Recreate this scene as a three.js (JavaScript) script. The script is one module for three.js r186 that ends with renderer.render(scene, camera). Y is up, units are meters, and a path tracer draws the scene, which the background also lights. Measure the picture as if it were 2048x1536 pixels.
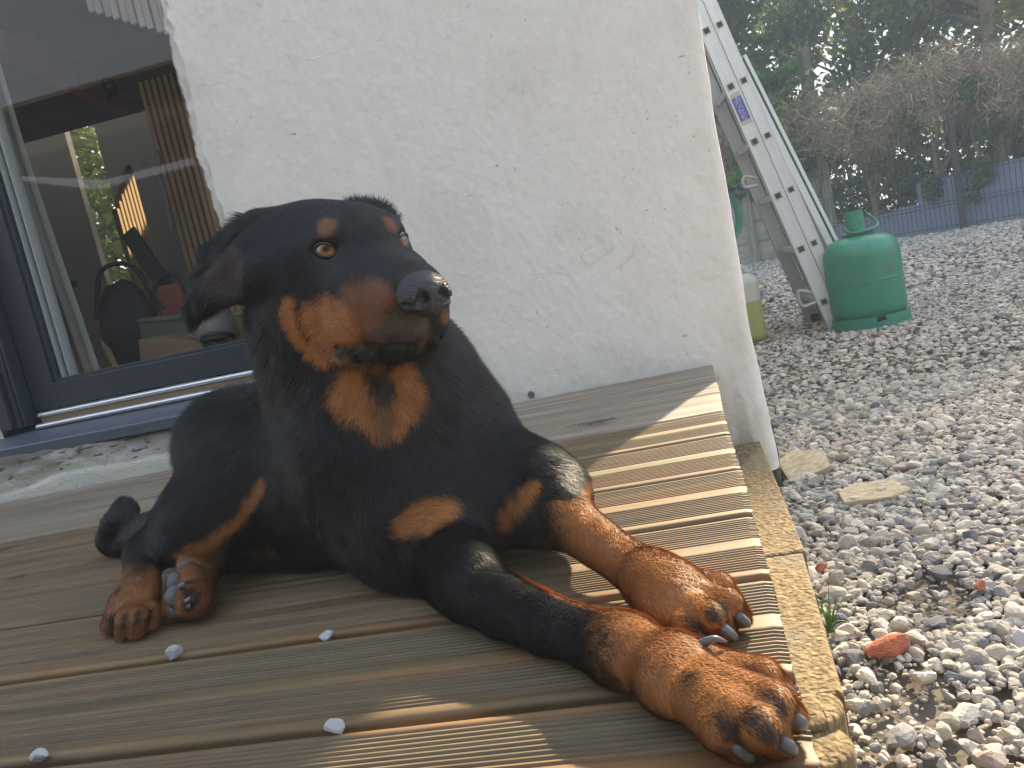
import * as THREE from 'three';
import { mergeGeometries } from 'three/addons/utils/BufferGeometryUtils.js';
import { RoundedBoxGeometry } from 'three/addons/geometries/RoundedBoxGeometry.js';

// ---------- camera ----------
const scene = new THREE.Scene();
const camera = new THREE.PerspectiveCamera(53.02, 4 / 3, 0.03, 400);
camera.position.set(0, 0.57, 1.69);
camera.quaternion.setFromRotationMatrix(new THREE.Matrix4().makeBasis(new THREE.Vector3(0.9696, -0.206, -0.1319), new THREE.Vector3(0.1829, 0.9687, -0.168), new THREE.Vector3(0.1623, 0.1387, 0.9769))).normalize();
scene.add(camera);

// ---------- sky, sun, exposure ----------
const SUN = new THREE.Vector3(0.435, 0.63, -0.89).normalize();
{
  const W = 512, H = 256, d = new Float32Array(W * H * 4);
  for (let j = 0; j < H; j++) for (let i = 0; i < W; i++) {
    const el = ((j + 0.5) / H - 0.5) * Math.PI, az = ((i + 0.5) / W - 0.5) * 2 * Math.PI;
    const x = Math.cos(el) * Math.cos(az), y = Math.sin(el), z = Math.cos(el) * Math.sin(az);
    const c = Math.max(0, x * SUN.x + y * SUN.y + z * SUN.z), t = Math.pow(Math.max(y, 0), 0.55), glow = 0.35 * Math.pow(c, 6) + 0.8 * Math.pow(c, 40);
    const o = (j * W + i) * 4, dim = (y < 0 ? 0.45 : 1) * 0.72;
    d[o] = dim * (0.74 * (1 - t) + 0.34 * t + glow * 1.0); d[o + 1] = dim * (0.76 * (1 - t) + 0.43 * t + glow * 0.93); d[o + 2] = dim * (0.78 * (1 - t) + 0.60 * t + glow * 0.8); d[o + 3] = 1;
  }
  const sky = new THREE.DataTexture(d, W, H, THREE.RGBAFormat, THREE.FloatType);
  sky.mapping = THREE.EquirectangularReflectionMapping; sky.magFilter = sky.minFilter = THREE.LinearFilter; sky.needsUpdate = true;
  scene.background = sky; scene.environment = sky;
}
const sun = new THREE.DirectionalLight(new THREE.Color(1, 0.84, 0.60), 5);
sun.position.copy(SUN).multiplyScalar(20); sun.castShadow = true; sun.shadow.radius = 2;
sun.shadow.mapSize.set(4096, 4096); Object.assign(sun.shadow.camera, { left: -9, right: 9, top: 9, bottom: -9, near: 1, far: 45 });
scene.add(sun, sun.target);

const renderer = new THREE.WebGLRenderer({ antialias: true });
renderer.setSize(1024, 768);
renderer.toneMapping = THREE.LinearToneMapping;
renderer.toneMappingExposure = 3.75;
scene.fog = new THREE.FogExp2(new THREE.Color(0.80, 0.90, 0.97), 0.015);
renderer.shadowMap.enabled = true; renderer.shadowMap.type = THREE.PCFSoftShadowMap;

// ---------- helpers ----------
const V = (x, y, z) => new THREE.Vector3(x, y, z);
function rng(seed) { let s = seed >>> 0; return () => { s = (s + 0x6D2B79F5) | 0; let t = Math.imul(s ^ (s >>> 15), 1 | s); t = (t + Math.imul(t ^ (t >>> 7), 61 | t)) ^ t; return ((t ^ (t >>> 14)) >>> 0) / 4294967296; }; }
const hash3 = (x, y, z) => { let h = Math.imul(x, 374761393) ^ Math.imul(y, 668265263) ^ Math.imul(z, 2147483647 ^ 1274126177); h = Math.imul(h ^ (h >>> 13), 1274126177); return ((h ^ (h >>> 16)) >>> 0) / 4294967296; };
function noise3(x, y, z) {
  const X = Math.floor(x), Y = Math.floor(y), Z = Math.floor(z), f = t => t * t * (3 - 2 * t), u = f(x - X), v = f(y - Y), w = f(z - Z), L = (a, b, t) => a + (b - a) * t;
  return L(L(L(hash3(X, Y, Z), hash3(X + 1, Y, Z), u), L(hash3(X, Y + 1, Z), hash3(X + 1, Y + 1, Z), u), v), L(L(hash3(X, Y, Z + 1), hash3(X + 1, Y, Z + 1), u), L(hash3(X, Y + 1, Z + 1), hash3(X + 1, Y + 1, Z + 1), u), v), w);
}
const fbm = (x, y, z, n = 4) => { let a = 0, b = 0.5, s = 0; for (let i = 0; i < n; i++) { a += b * noise3(x, y, z); s += b; b *= 0.5; x = x * 2.03 + 17.1; y = y * 2.03 + 9.7; z = z * 2.03 + 3.3; } return a / s; };
const clamp = (x, a = 0, b = 1) => Math.min(b, Math.max(a, x));
const step = (a, b, x) => { const t = clamp((x - a) / (b - a)); return t * t * (3 - 2 * t); };
const mix = (a, b, t) => a + (b - a) * t;
const mix3 = (a, b, t) => [mix(a[0], b[0], t), mix(a[1], b[1], t), mix(a[2], b[2], t)];
// a texture from a function of u, v in 0..1 that gives [r, g, b] linear, or a number
function tex(W, H, fn, color) {
  const d = new Uint8Array(W * H * 4), s = t => { t = clamp(t); return 255 * (color ? (t < 0.0031308 ? 12.92 * t : 1.055 * Math.pow(t, 1 / 2.4) - 0.055) : t); };
  for (let j = 0; j < H; j++) for (let i = 0; i < W; i++) { const c = fn((i + 0.5) / W, (j + 0.5) / H), o = (j * W + i) * 4; if (typeof c === 'number') d[o] = d[o + 1] = d[o + 2] = s(c); else { d[o] = s(c[0]); d[o + 1] = s(c[1]); d[o + 2] = s(c[2]); } d[o + 3] = 255; }
  const t = new THREE.DataTexture(d, W, H, THREE.RGBAFormat);
  t.wrapS = t.wrapT = THREE.RepeatWrapping; t.magFilter = THREE.LinearFilter; t.minFilter = THREE.LinearMipmapLinearFilter; t.generateMipmaps = true; if (color) t.colorSpace = THREE.SRGBColorSpace; t.needsUpdate = true; return t;
}
const mat = (r, g, b, o = {}) => { const m = new THREE.MeshStandardMaterial({ roughness: 0.7, ...o }); m.color.setRGB(r, g, b); return m; };
const counts = {};
const numbered = n => { const k = counts[n] = (counts[n] ?? -1) + 1; return k ? `${n}_${String(k).padStart(3, '0')}` : n; };
function tag(o, label, category, group, kind) { if (label) o.userData.label = label; if (category) o.userData.category = category; if (group) o.userData.group = group; if (kind) o.userData.kind = kind; return o; }
function mesh(name, geo, m, parent = scene) { const o = new THREE.Mesh(Array.isArray(geo) ? merge(geo) : geo, m); o.name = numbered(name); o.castShadow = o.receiveShadow = true; parent.add(o); return o; }
function thing(name, label, category, group, at = [0, 0, 0]) { const o = new THREE.Group(); o.name = numbered(name); o.position.set(...at); scene.add(o); return tag(o, label, category, group); }
function merge(list) { return mergeGeometries(list.map(g => { if (g.index) g = g.toNonIndexed(); for (const k of Object.keys(g.attributes)) if (!['position', 'normal', 'uv', 'color'].includes(k)) g.deleteAttribute(k); if (!g.attributes.uv) g.setAttribute('uv', new THREE.BufferAttribute(new Float32Array(g.attributes.position.count * 2), 2)); return g; })); }
const box = (w, h, d, x, y, z, r = 0) => (r ? new RoundedBoxGeometry(w, h, d, 2, r) : new THREE.BoxGeometry(w, h, d)).translate(x, y, z);
function bar(a, b, w, h = w, up = V(0, 1, 0)) {      // a straight bar from a to b
  const d = b.clone().sub(a), l = d.length(), z = d.normalize(), x = up.clone().cross(z); if (x.lengthSq() < 1e-6) x.set(1, 0, 0); x.normalize(); const y = z.clone().cross(x);
  return new THREE.BoxGeometry(w, h, l).applyMatrix4(new THREE.Matrix4().makeBasis(x, y, z).setPosition(a.clone().add(b).multiplyScalar(0.5)));
}
const tube = (pts, r, seg = 24, rs = 8) => new THREE.TubeGeometry(new THREE.CatmullRomCurve3(pts), seg, r, rs);
function rod(a, b, ra, rb = ra, n = 7) { const d = b.clone().sub(a), l = d.length(); return new THREE.CylinderGeometry(rb, ra, l, n, 1).applyQuaternion(new THREE.Quaternion().setFromUnitVectors(V(0, 1, 0), d.normalize())).translate((a.x + b.x) / 2, (a.y + b.y) / 2, (a.z + b.z) / 2); }
function geo(pos, idx, uv, col) {
  const g = new THREE.BufferGeometry(); g.setAttribute('position', new THREE.Float32BufferAttribute(pos, 3)); if (uv) g.setAttribute('uv', new THREE.Float32BufferAttribute(uv, 2)); if (col) g.setAttribute('color', new THREE.Float32BufferAttribute(col, 3));
  if (idx) g.setIndex(idx); g.computeVertexNormals(); return g;
}
const grid = (nu, nv, fn, flip) => {                  // a sheet: fn(u, v) gives [x, y, z] and optionally uv
  const p = [], t = [], ix = [];
  for (let j = 0; j <= nv; j++) for (let i = 0; i <= nu; i++) { const q = fn(i / nu, j / nv); p.push(q[0], q[1], q[2]); t.push(q[3] ?? i / nu, q[4] ?? j / nv); }
  for (let j = 0; j < nv; j++) for (let i = 0; i < nu; i++) { const a = j * (nu + 1) + i, b = a + 1, c = a + nu + 1, d = c + 1; flip ? ix.push(a, c, b, b, c, d) : ix.push(a, b, c, b, d, c); }
  return geo(p, ix, t);
};
// a broken stone: a sphere cut by random planes
function stoneGeo(seed, detail, flat = 0.75, cuts = 11) {
  const R = rng(seed), pl = []; for (let i = 0; i < cuts; i++) { const n = V(R() - 0.5, R() - 0.5, R() - 0.5).normalize(); pl.push([n, 0.46 + 0.34 * R()]); }
  let g = new THREE.IcosahedronGeometry(1, detail); const p = g.attributes.position, v = V(0, 0, 0);
  const sx = 0.8 + 0.4 * R(), sz = 0.65 + 0.35 * R();
  for (let i = 0; i < p.count; i++) { v.fromBufferAttribute(p, i).normalize(); let r = 1; for (const [n, d] of pl) { const c = n.dot(v); if (c > 0.05) r = Math.min(r, d / c); } p.setXYZ(i, v.x * r * sx, v.y * r * flat, v.z * r * sz); }
  g.computeVertexNormals(); return g;
}
const DECK = 0.293;

// ---------- ground and gravel ----------
{
  const earth = tex(512, 512, (u, v) => { const n = fbm(u * 24, v * 24, 1, 4), m = fbm(u * 90, v * 90, 4, 2); return mix3([0.075, 0.058, 0.042], [0.20, 0.165, 0.125], clamp(n * 0.9 + (m - 0.5) * 0.8)); }, true);
  const bump = tex(512, 512, (u, v) => fbm(u * 60, v * 60, 7, 4), false);
  for (const t of [earth, bump]) t.repeat.set(120, 120);
  const m = mat(1, 1, 1, { map: earth, bumpMap: bump, bumpScale: 0.012, roughness: 0.95 });
  tag(mesh('ground', new THREE.PlaneGeometry(160, 160).rotateX(-Math.PI / 2).translate(0, -0.012, 0), m), 'grey brown earth under the gravel yard', null, null, 'structure');

  const R = rng(11), gravel = new THREE.Group(); gravel.name = 'gravel'; scene.add(gravel); tag(gravel, 'loose grey and white crushed stone covering the yard', null, null, 'stuff');
  const variants = []; for (let k = 0; k < 9; k++) variants.push({ near: stoneGeo(100 + k, 2, 0.5 + 0.3 * R(), 13), far: stoneGeo(200 + k, 1, 0.5 + 0.25 * R(), 9), A: [], B: [] });
  const hues = [[0.50, 0.455, 0.395], [0.41, 0.385, 0.36], [0.34, 0.32, 0.305], [0.53, 0.48, 0.40], [0.39, 0.35, 0.295], [0.24, 0.24, 0.25], [0.36, 0.30, 0.265], [0.15, 0.155, 0.17]];
  const put = (x, z, s, near) => {
    const q = new THREE.Quaternion().setFromEuler(new THREE.Euler((R() - 0.5) * 1.1, R() * 6.3, (R() - 0.5) * 1.1));
    const k = variants[Math.floor(R() * variants.length)], h = hues[Math.min(7, Math.floor(Math.pow(R(), 1.6) * 8))], b = 0.8 + 0.4 * R();
    const y = s * (0.1 + 0.35 * R()) + 0.012 * (fbm(x * 1.3, 0, z * 1.3, 2) - 0.5);
    (near ? k.A : k.B).push([new THREE.Matrix4().compose(V(x, y, z), q, V(s * (0.85 + 0.3 * R()), s * (0.8 + 0.3 * R()), s * (0.85 + 0.3 * R()))), new THREE.Color().setRGB(h[0] * b, h[1] * b * 0.97, h[2] * b * 0.925)]);
  };
  const size = () => { const t = R(); return 0.0068 + 0.0088 * t * t + (t > 0.965 ? 0.006 : 0); };
  const bare = (x, z) => fbm(x * 5 + 3, 2, z * 5, 2) > 0.62 && x < 0.40 && z > 0.42 && z < 0.95;
  for (let i = 0; i < 58000; i++) {                     // by the deck
    const z = -0.8 + 2.4 * R(), x = 0.05 + 1.55 * R(); if (z > 0.02 && x < 0.238 - 0.092 * z - 0.03 * step(0.6, 0.95, z)) continue; if (z <= 0.02 && x < 0.27) continue;
    if (bare(x, z) && R() < 0.7) { if (R() < 0.5) put(x, z, 0.002 + 0.003 * R(), true); continue; } put(x, z, R() < 0.42 ? 0.003 + 0.005 * R() : size(), true);
  }
  for (let i = 0; i < 22000; i++) { const z = -3.2 + 2.4 * R(), x = 0.27 + 3.0 * R(); put(x, z, 0.0075 + 0.012 * R() * R(), false); }
  for (let i = 0; i < 32000; i++) { const z = -11.5 + 8.3 * R(), x = 0.27 + 6.2 * R(); put(x, z, 0.011 + 0.014 * R(), false); }
  const sm = mat(1, 1, 1, { roughness: 0.85, bumpMap: tex(256, 256, (u, v) => fbm(u * 20, v * 20, 3, 3), false), bumpScale: 0.0008 });
  for (const k of variants) for (const [g, list] of [[k.near, k.A], [k.far, k.B]]) {
    const o = new THREE.InstancedMesh(g, sm, list.length); list.forEach(([m4, c], i) => { o.setMatrixAt(i, m4); o.setColorAt(i, c); }); o.name = numbered('gravel_stones'); o.castShadow = o.receiveShadow = true; gravel.add(o);
  }
}

// ---------- deck ----------
{
  const deck = thing('wooden_deck', 'weathered grooved wooden deck boards under the dog', 'deck');
  const grain = tex(2048, 1024, (u, v) => {
    const x = u * 1.62, k = Math.floor(v * 8), w = v * 8 - k, s = k * 31.7;
    const warp = 0.35 * fbm(x * 2.2 + s, w * 1.5, 2, 3);
    const a = fbm(x * 5 + s, (w + warp * 0.25) * 26, 5, 4), b = fbm(x * 1.6 + s, w * 4, 8, 3), c = fbm(x * 45 + s, w * 110, 9, 3), d = fbm(x * 3 + s, w * 7, 12, 3);
    let col = mix3([0.115, 0.082, 0.050], [0.27, 0.205, 0.125], clamp(a * 1.5 - 0.3));
    col = mix3(col, [0.125, 0.12, 0.085], 0.5 * step(0.48, 0.72, b));                 // green weathering
    col = mix3(col, [0.27, 0.125, 0.045], 0.38 * step(0.58, 0.76, d));                 // fresh reddish wear
    for (let m = 0; m < 2; m++) { const kx = 0.1 + 1.4 * hash3(k, m, 5), kw = 0.15 + 0.7 * hash3(k, m, 6), q = Math.hypot((x - kx) / 0.028, (w - kw) / 0.085) + 0.5 * (noise3(x * 60, w * 20, k + m) - 0.5); col = mix3(col, [0.055, 0.036, 0.022], 0.85 * step(1.0, 0.55, q)); }
    col = mix3(col, [0.06, 0.05, 0.042], 0.5 * step(0.62, 0.78, fbm(x * 4 + s, w * 12, 21, 3)));
    const tt = (w - 0.02) / 0.96, k1 = (tt - 0.068) / 0.0385, k2 = (tt - 0.586) / 0.0358, inG = (q, n) => q > -0.4 && q < n - 0.6 ? step(0.34, 0.16, Math.abs(q - Math.round(q))) : 0, grooveShade = 1 - 0.55 * Math.max(inG(k1, 10), inG(k2, 10)) * (0.6 + 0.6 * a), g = (0.85 + 0.35 * (c - 0.35)) * 0.92 * grooveShade; return [col[0] * g * 1.1, col[1] * g * 0.95, col[2] * g * 0.68];  // groove bottoms darkened in the colour to deepen their shade
  }, true);
  const grey = tex(2048, 512, (u, v) => {
    const x = u * 1.62, k = Math.floor(v * 4), w = v * 4 - k, s = 400 + k * 31.7;
    const a = fbm(x * 4 + s, (w + 0.1 * fbm(x * 2 + s, w * 2, 1, 2)) * 34, 5, 4), b = fbm(x * 1.8 + s, w * 3, 8, 3), c = fbm(x * 45 + s, w * 110, 9, 3);
    let col = mix3([0.15, 0.125, 0.095], [0.36, 0.30, 0.225], clamp(a * 1.7 - 0.35)); col = mix3(col, [0.20, 0.15, 0.095], 0.5 * step(0.45, 0.7, b));
    const g = 0.85 + 0.35 * (c - 0.35); return [col[0] * g, col[1] * g, col[2] * g];
  }, true);
  const fibre = tex(1024, 512, (u, v) => fbm(u * 30, v * 160, 3, 3) * 0.6 + 0.4 * fbm(u * 8, v * 60, 6, 3), false);
  const wood = mat(1, 1, 1, { map: grain, bumpMap: fibre, bumpScale: 0.0012, roughness: 0.62 }), woodGrey = mat(1, 1, 1, { map: grey, bumpMap: fibre, bumpScale: 0.0018, roughness: 0.8 });
  // lines between the boards: z at the right end and z at x = -1.35
  const zr = [0.004, 0.320, 0.469, 0.621, 0.785, 0.939, 1.086, 1.231, 1.378, 1.525, 1.672, 1.82], zl = [0.090, 0.372, 0.522, 0.664, 0.806, 0.944, 1.085, 1.226, 1.37, 1.513, 1.658, 1.80];
  const xEnd = [0.156, 0.132, 0.118, 0.107, 0.096, 0.083, 0.073, 0.060, 0.049, 0.038, 0.027, 0.016], R = rng(5);
  const edge = (i, x, s) => { const xr = xEnd[i]; return mix(zr[i], zl[i], (xr - x) / (xr + 1.35)) + s; };
  for (let i = 0; i + 1 < zr.length; i++) {
    const T = 0.028, flat = i < 2, prof = [[0, -T], [0, -0.004], [0.012, -0.0008], [0.03, 0]];
    if (flat) { for (let k = 1; k < 12; k++) prof.push([0.03 + 0.94 * k / 12, -0.0006 * R()]); }
    else {
      const groove = (c, wd) => prof.push([c - wd, 0], [c - wd * 0.5, -0.0024], [c + wd * 0.5, -0.0024], [c + wd, 0]);
      for (let k = 0; k < 10; k++) groove(0.068 + k * 0.0385, 0.0125);
      prof.push([0.46, 0], [0.54, 0]);
      for (let k = 0; k < 10; k++) groove(0.586 + k * 0.0385 * 0.93, 0.0125);
    }
    prof.push([0.965, 0], [0.988, -0.0008], [1, -0.004], [1, -T]);
    const xr0 = xEnd[i], xr1 = xEnd[i + 1], xl = -2.3, N = 40, gap = i === 0 ? 0.004 : 0.0075, p = [], uv = [], ix = [], jit = 0.002 * (R() - 0.5), tilt = 0.003 * (R() - 0.5), M = prof.length;
    for (let a = 0; a <= N; a++) for (let b = 0; b < M; b++) {
      const t = prof[b][0], xr = mix(xr0, xr1, t) + jit + 0.0008 * Math.sin(b * 2.1 + i), x = mix(xl, xr, 1 - Math.pow(1 - a / N, 1.6)), z0 = edge(i, x, gap / 2), z1 = edge(i + 1, x, -gap / 2);
      const roundEnd = Math.max(0, 1 - (xr - x) / 0.004) * 0.0015;
      p.push(x, DECK + prof[b][1] + tilt * (t - 0.5) + 0.0012 * (fbm(x * 6, i * 3, t * 2, 2) - 0.5) - roundEnd, mix(z0, z1, t)); uv.push((x + 1.46) / 1.62, ((flat ? i % 4 : i % 8) + 0.02 + 0.96 * t) / (flat ? 4 : 8));
      if (a < N && b + 1 < M) { const q = a * M + b; ix.push(q, q + 1, q + M, q + 1, q + M + 1, q + M); }
    }
    const base = p.length / 3; for (let b = 0; b < M; b++) { const q = (N * M + b) * 3; p.push(p[q], p[q + 1], p[q + 2]); uv.push(uv[(N * M + b) * 2] , uv[(N * M + b) * 2 + 1]); }   // end grain
    for (let b = 1; b + 1 < M; b++) ix.push(base, base + b, base + b + 1);
    mesh('board', geo(p, ix, uv), flat ? woodGrey : wood, deck);
  }
  const joist = mat(0.10, 0.08, 0.055);
  for (const x of [-0.05, -0.55, -1.05, -1.55, -2.05]) mesh('joist', box(0.06, 0.12, 1.6, x, DECK - 0.10, 0.92), joist, deck);
  const skirt = mesh('frame_beam', bar(V(0.105, DECK - 0.13, 0.01), V(-0.03, DECK - 0.13, 1.8), 0.03, 0.19), joist, deck);
}

// ---------- kerb beside the deck ----------
{
  const sand = tex(512, 512, (u, v) => { const n = fbm(u * 90, v * 90, 2, 3), b = fbm(u * 9, v * 9, 6, 3); const c = mix3([0.11, 0.075, 0.034], [0.30, 0.21, 0.105], clamp(n * 1.9 - 0.45)); return mix3(c, [0.18, 0.15, 0.11], 0.6 * step(0.5, 0.75, b)); }, true);
  const sb = tex(512, 512, (u, v) => fbm(u * 110, v * 110, 2, 3), false);
  const m = mat(1, 1, 1, { map: sand, bumpMap: sb, bumpScale: 0.004, roughness: 0.95 });
  const kerb = thing('kerb', 'sandy concrete border kerb along the right end of the deck', 'kerb');
  const piece = (z0, z1, y, x0, x1, rEnd) => {
    const s = new THREE.Shape(), w = 0.085; // outline on the ground, in x and z
    const xr = z => mix(x0, x1, (z - z0) / (z1 - z0));
    s.moveTo(xr(z0) - w, -z0); s.lineTo(xr(z0), -z0); s.lineTo(xr(z1), -z1);
    if (rEnd) { for (let k = 1; k < 10; k++) { const a = k / 10 * Math.PI; s.lineTo(xr(z1) - rEnd * 0.9 + rEnd * Math.cos(a) + rEnd * 0.0, -z1 - rEnd * 0.75 * Math.sin(a)); } s.lineTo(xr(z1) - w, -z1); } else s.lineTo(xr(z1) - w, -z1);
    s.closePath();
    const g = new THREE.ExtrudeGeometry(s, { depth: y + 0.05, bevelEnabled: true, bevelSize: 0.004, bevelThickness: 0.005, bevelSegments: 2, curveSegments: 8 }).rotateX(-Math.PI / 2).translate(0, -0.055, 0);
    const p = g.attributes.position, t = g.attributes.uv; for (let i = 0; i < p.count; i++) t.setXY(i, p.getX(i) * 2.2 + p.getY(i), p.getZ(i) * 2.2 + p.getY(i) * 1.3);
    return mesh('kerb_stone', g, m, kerb);
  };
  piece(0.012, 0.612, 0.108, 0.224, 0.178); piece(0.617, 0.955, 0.105, 0.174, 0.134);
  for (const [x, z, y, r] of [[0.099, 0.972, 0.105, 0.034], [0.094, 1.018, 0.096, 0.034]]) {
    const pts = [[0, y], [r * 0.6, y], [r * 0.9, y - 0.001], [r * 0.985, y - 0.004], [r, y - 0.010], [r, 0.0]].map(q => new THREE.Vector2(q[0], q[1]));
    const g = new THREE.LatheGeometry(pts, 28), t = g.attributes.uv, p = g.attributes.position; for (let i = 0; i < t.count; i++) t.setXY(i, p.getX(i) * 2.2 + z, p.getZ(i) * 2.2 + p.getY(i) * 2);
    mesh('kerb_stone', g.translate(x, 0, z), m, kerb);
  }
  piece(1.03, 1.6, 0.078, 0.121, 0.07);
}

// ---------- house ----------
{
  const house = thing('house', 'white rendered house corner with an anthracite window behind the dog', 'house');
  const plaster = tex(2048, 2048, (U, W) => {
    const u = U * 2.8, v = W * 2.8, a = fbm(u * 5, v * 5, 1, 4), b = fbm(u * 14 + 3, v * 9, 4, 2), c = noise3(u * 120, v * 120, 9);
    let col = mix3([0.75, 0.715, 0.65], [0.80, 0.775, 0.72], a); col = mix3(col, [0.66, 0.59, 0.53], 0.22 * step(0.56, 0.80, b)); col = mix3(col, [0.60, 0.60, 0.52], 0.25 * step(0.60, 0.78, fbm(u * 7, v * 7, 15, 2)));
    const crack = Math.abs(fbm(u * 3 + 7, v * 4, 41, 4) - 0.5) < 0.0022 && noise3(u * 4, v * 4, 44) > 0.93 ? 0.9 : 1, base = step(0.40, 0.27, v + 0.10 * (fbm(u * 9, v * 4, 51, 3) - 0.5));
    col = mix3(col, [0.56, 0.53, 0.46], 0.20 * base + 0.25 * base * step(0.5, 0.7, fbm(u * 26, v * 20, 53, 3)));
    const k = (0.97 + 0.06 * c) * crack, pit = noise3(u * 160, v * 160, 2) > 0.965 && noise3(u * 9, v * 9, 31) > 0.55 ? 0.55 : 1; return col.map(t => t * k * pit);
  }, true);
  const pbump = tex(1024, 1024, (u, v) => { const d = 0.35 * fbm(u * 3, v * 3, 5, 2), s = fbm((u + v * 0.3 + d * 0.3) * 90, (v - u * 0.2) * 30, 3, 3), n = fbm(u * 90, v * 90, 8, 3); return 0.22 * s + 0.5 * n + 0.28 * fbm(u * 30 + 4, v * 22, 12, 4); }, false);
  pbump.repeat.set(2.8125, 2.8125);
  const pm = mat(1, 1, 1, { map: plaster, bumpMap: pbump, bumpScale: 0.0028, roughness: 0.92 });
  // plan of the render: window reveal, front, rounded corner, side wall
  const path = []; // [x, z, nx, nz]
  for (let k = 0; k <= 10; k++) path.push([-0.874, -0.13 + 0.125 * k / 10, -1, 0, 1]);
  for (let k = 0; k < 16; k++) path.push([mix(-0.869, -0.83, k / 16), 0, 0, 1, 0]);
  for (let k = 0; k <= 122; k++) path.push([mix(-0.83, 0.226, k / 122), 0, 0, 1, 0]);
  for (let k = 1; k <= 8; k++) { const a = k / 8 * Math.PI / 2; path.push([0.226 + 0.026 * Math.sin(a), -0.026 + 0.026 * Math.cos(a), Math.sin(a), Math.cos(a), 0]); }
  for (let k = 1; k <= 14; k++) path.push([0.252, -0.026 - 4.6 * Math.pow(k / 14, 2), 1, 0, 0]);
  const ys = []; for (let k = 0; k <= 260; k++) ys.push(k < 200 ? 0.03 + 1.75 * k / 200 : 1.78 + 1.32 * (k - 200) / 60);
  const p = [], uv = [], ix = []; let along = 0;
  for (let i = 0; i < path.length; i++) {
    const q = path[i], prev = path[Math.max(0, i - 1)]; along += Math.hypot(q[0] - prev[0], q[1] - prev[1]);
    for (let j = 0; j < ys.length; j++) {
      const y0 = ys[j], n = 0.0035 * (fbm(along * 7, y0 * 7, 2, 3) - 0.5) + 0.0022 * (fbm(along * 30, y0 * 24, 6, 3) - 0.5) + 0.006 * (fbm(along * 2, y0 * 2, 9, 2) - 0.5);
      let x = q[0] + q[2] * n, z = q[1] + q[3] * n, y = y0;
      const rag = 0.024 * (fbm(3, y0 * 5, 1, 3) - 0.5) + 0.008 * (fbm(8, y0 * 30, 2, 3) - 0.5) + 0.006 * (fbm(1, y0 * 110, 5, 2) - 0.5);
      if (q[0] < -0.83) { const w = step(-0.83, -0.872, q[0]); x += rag * w + 0.012 * w * step(1.0, 0.45, y0); if (q[4]) { const lay = step(-0.055, -0.04, q[1]); x += -0.010 * (1 - lay) + 0.008 * (fbm(q[1] * 40, y0 * 30, 7, 3) - 0.5); } }
      if (q[4] === 0 && q[0] < -0.82) { const e = -0.858 + 0.020 * (fbm(11, y0 * 7, 3, 3) - 0.5) + 0.014 * (fbm(4, y0 * 40, 6, 3) - 0.5); const w = step(e + 0.004, e - 0.002, q[0]); z -= w * (0.006 + 0.012 * fbm(q[0] * 60, y0 * 40, 8, 3)); }
      if (q[0] > 0.2) { const flare = step(0.34, 0.0, y0); x += 0.012 * flare + 0.006 * (fbm(5, y0 * 8, 3, 3) - 0.5) * q[2]; z += 0.012 * flare * q[3]; }
      if (j === 0) y += 0.05 * fbm(along * 9, 1, 4, 3) + (q[0] < 0.205 && q[4] === 0 ? 0.075 : 0);
      p.push(x, y, z); uv.push(along * 0.32, y * 0.32);
      if (i + 1 < path.length && j + 1 < ys.length) { const a = i * ys.length + j, b = a + ys.length; ix.push(a, b, a + 1, b, b + 1, a + 1); }
    }
  }
  mesh('wall', geo(p, ix, uv), pm, house);
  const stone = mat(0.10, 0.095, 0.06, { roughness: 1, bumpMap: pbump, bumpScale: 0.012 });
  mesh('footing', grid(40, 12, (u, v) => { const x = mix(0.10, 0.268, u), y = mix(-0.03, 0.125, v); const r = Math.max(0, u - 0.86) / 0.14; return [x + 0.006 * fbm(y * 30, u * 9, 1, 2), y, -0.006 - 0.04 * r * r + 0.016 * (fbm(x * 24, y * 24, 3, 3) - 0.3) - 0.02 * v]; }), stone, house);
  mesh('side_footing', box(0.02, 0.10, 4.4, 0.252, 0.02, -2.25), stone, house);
  const back = mat(0.45, 0.42, 0.38, { roughness: 0.95 });
  mesh('lintel', box(4.0, 0.9, 0.28, -2.85, 2.65, -0.165), back, house);
  mesh('left_wall', grid(30, 60, (u, v) => { const x = mix(-4.8, -1.625, u), y = mix(0.38, 2.3, v); return [x, y, -0.06 + 0.006 * (fbm(x * 12, y * 12, 1, 3) - 0.5), x * 0.32, y * 0.32]; }), mat(0.62, 0.66, 0.56, { map: plaster, bumpMap: pbump, bumpScale: 0.006, roughness: 0.95 }), house);
  mesh('left_return', box(3.2, 1.95, 0.2, -3.25, 1.33, -0.17), back, house);
  mesh('roof', box(5.3, 0.14, 3.2, -2.3, 3.17, -1.45), mat(0.12, 0.08, 0.07), house);
  mesh('side_wall_core', box(0.2, 3.05, 4.4, 0.14, 1.54, -2.35), back, house);
  mesh('front_wall_core', box(0.93, 3.05, 0.1, -0.39, 1.54, -0.085), back, house);

  mesh('unseen_downpipe', [new THREE.CylinderGeometry(0.067, 0.067, 2.03, 24).translate(0.324, 2.085, -0.045), new THREE.TorusGeometry(0.068, 0.008, 8, 24).rotateX(Math.PI / 2).translate(0.324, 1.3, -0.045)], mat(0.25, 0.26, 0.27, { metalness: 0.5, roughness: 0.5 }), house);  // pipe out of view, placed to shade the dog's face

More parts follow.
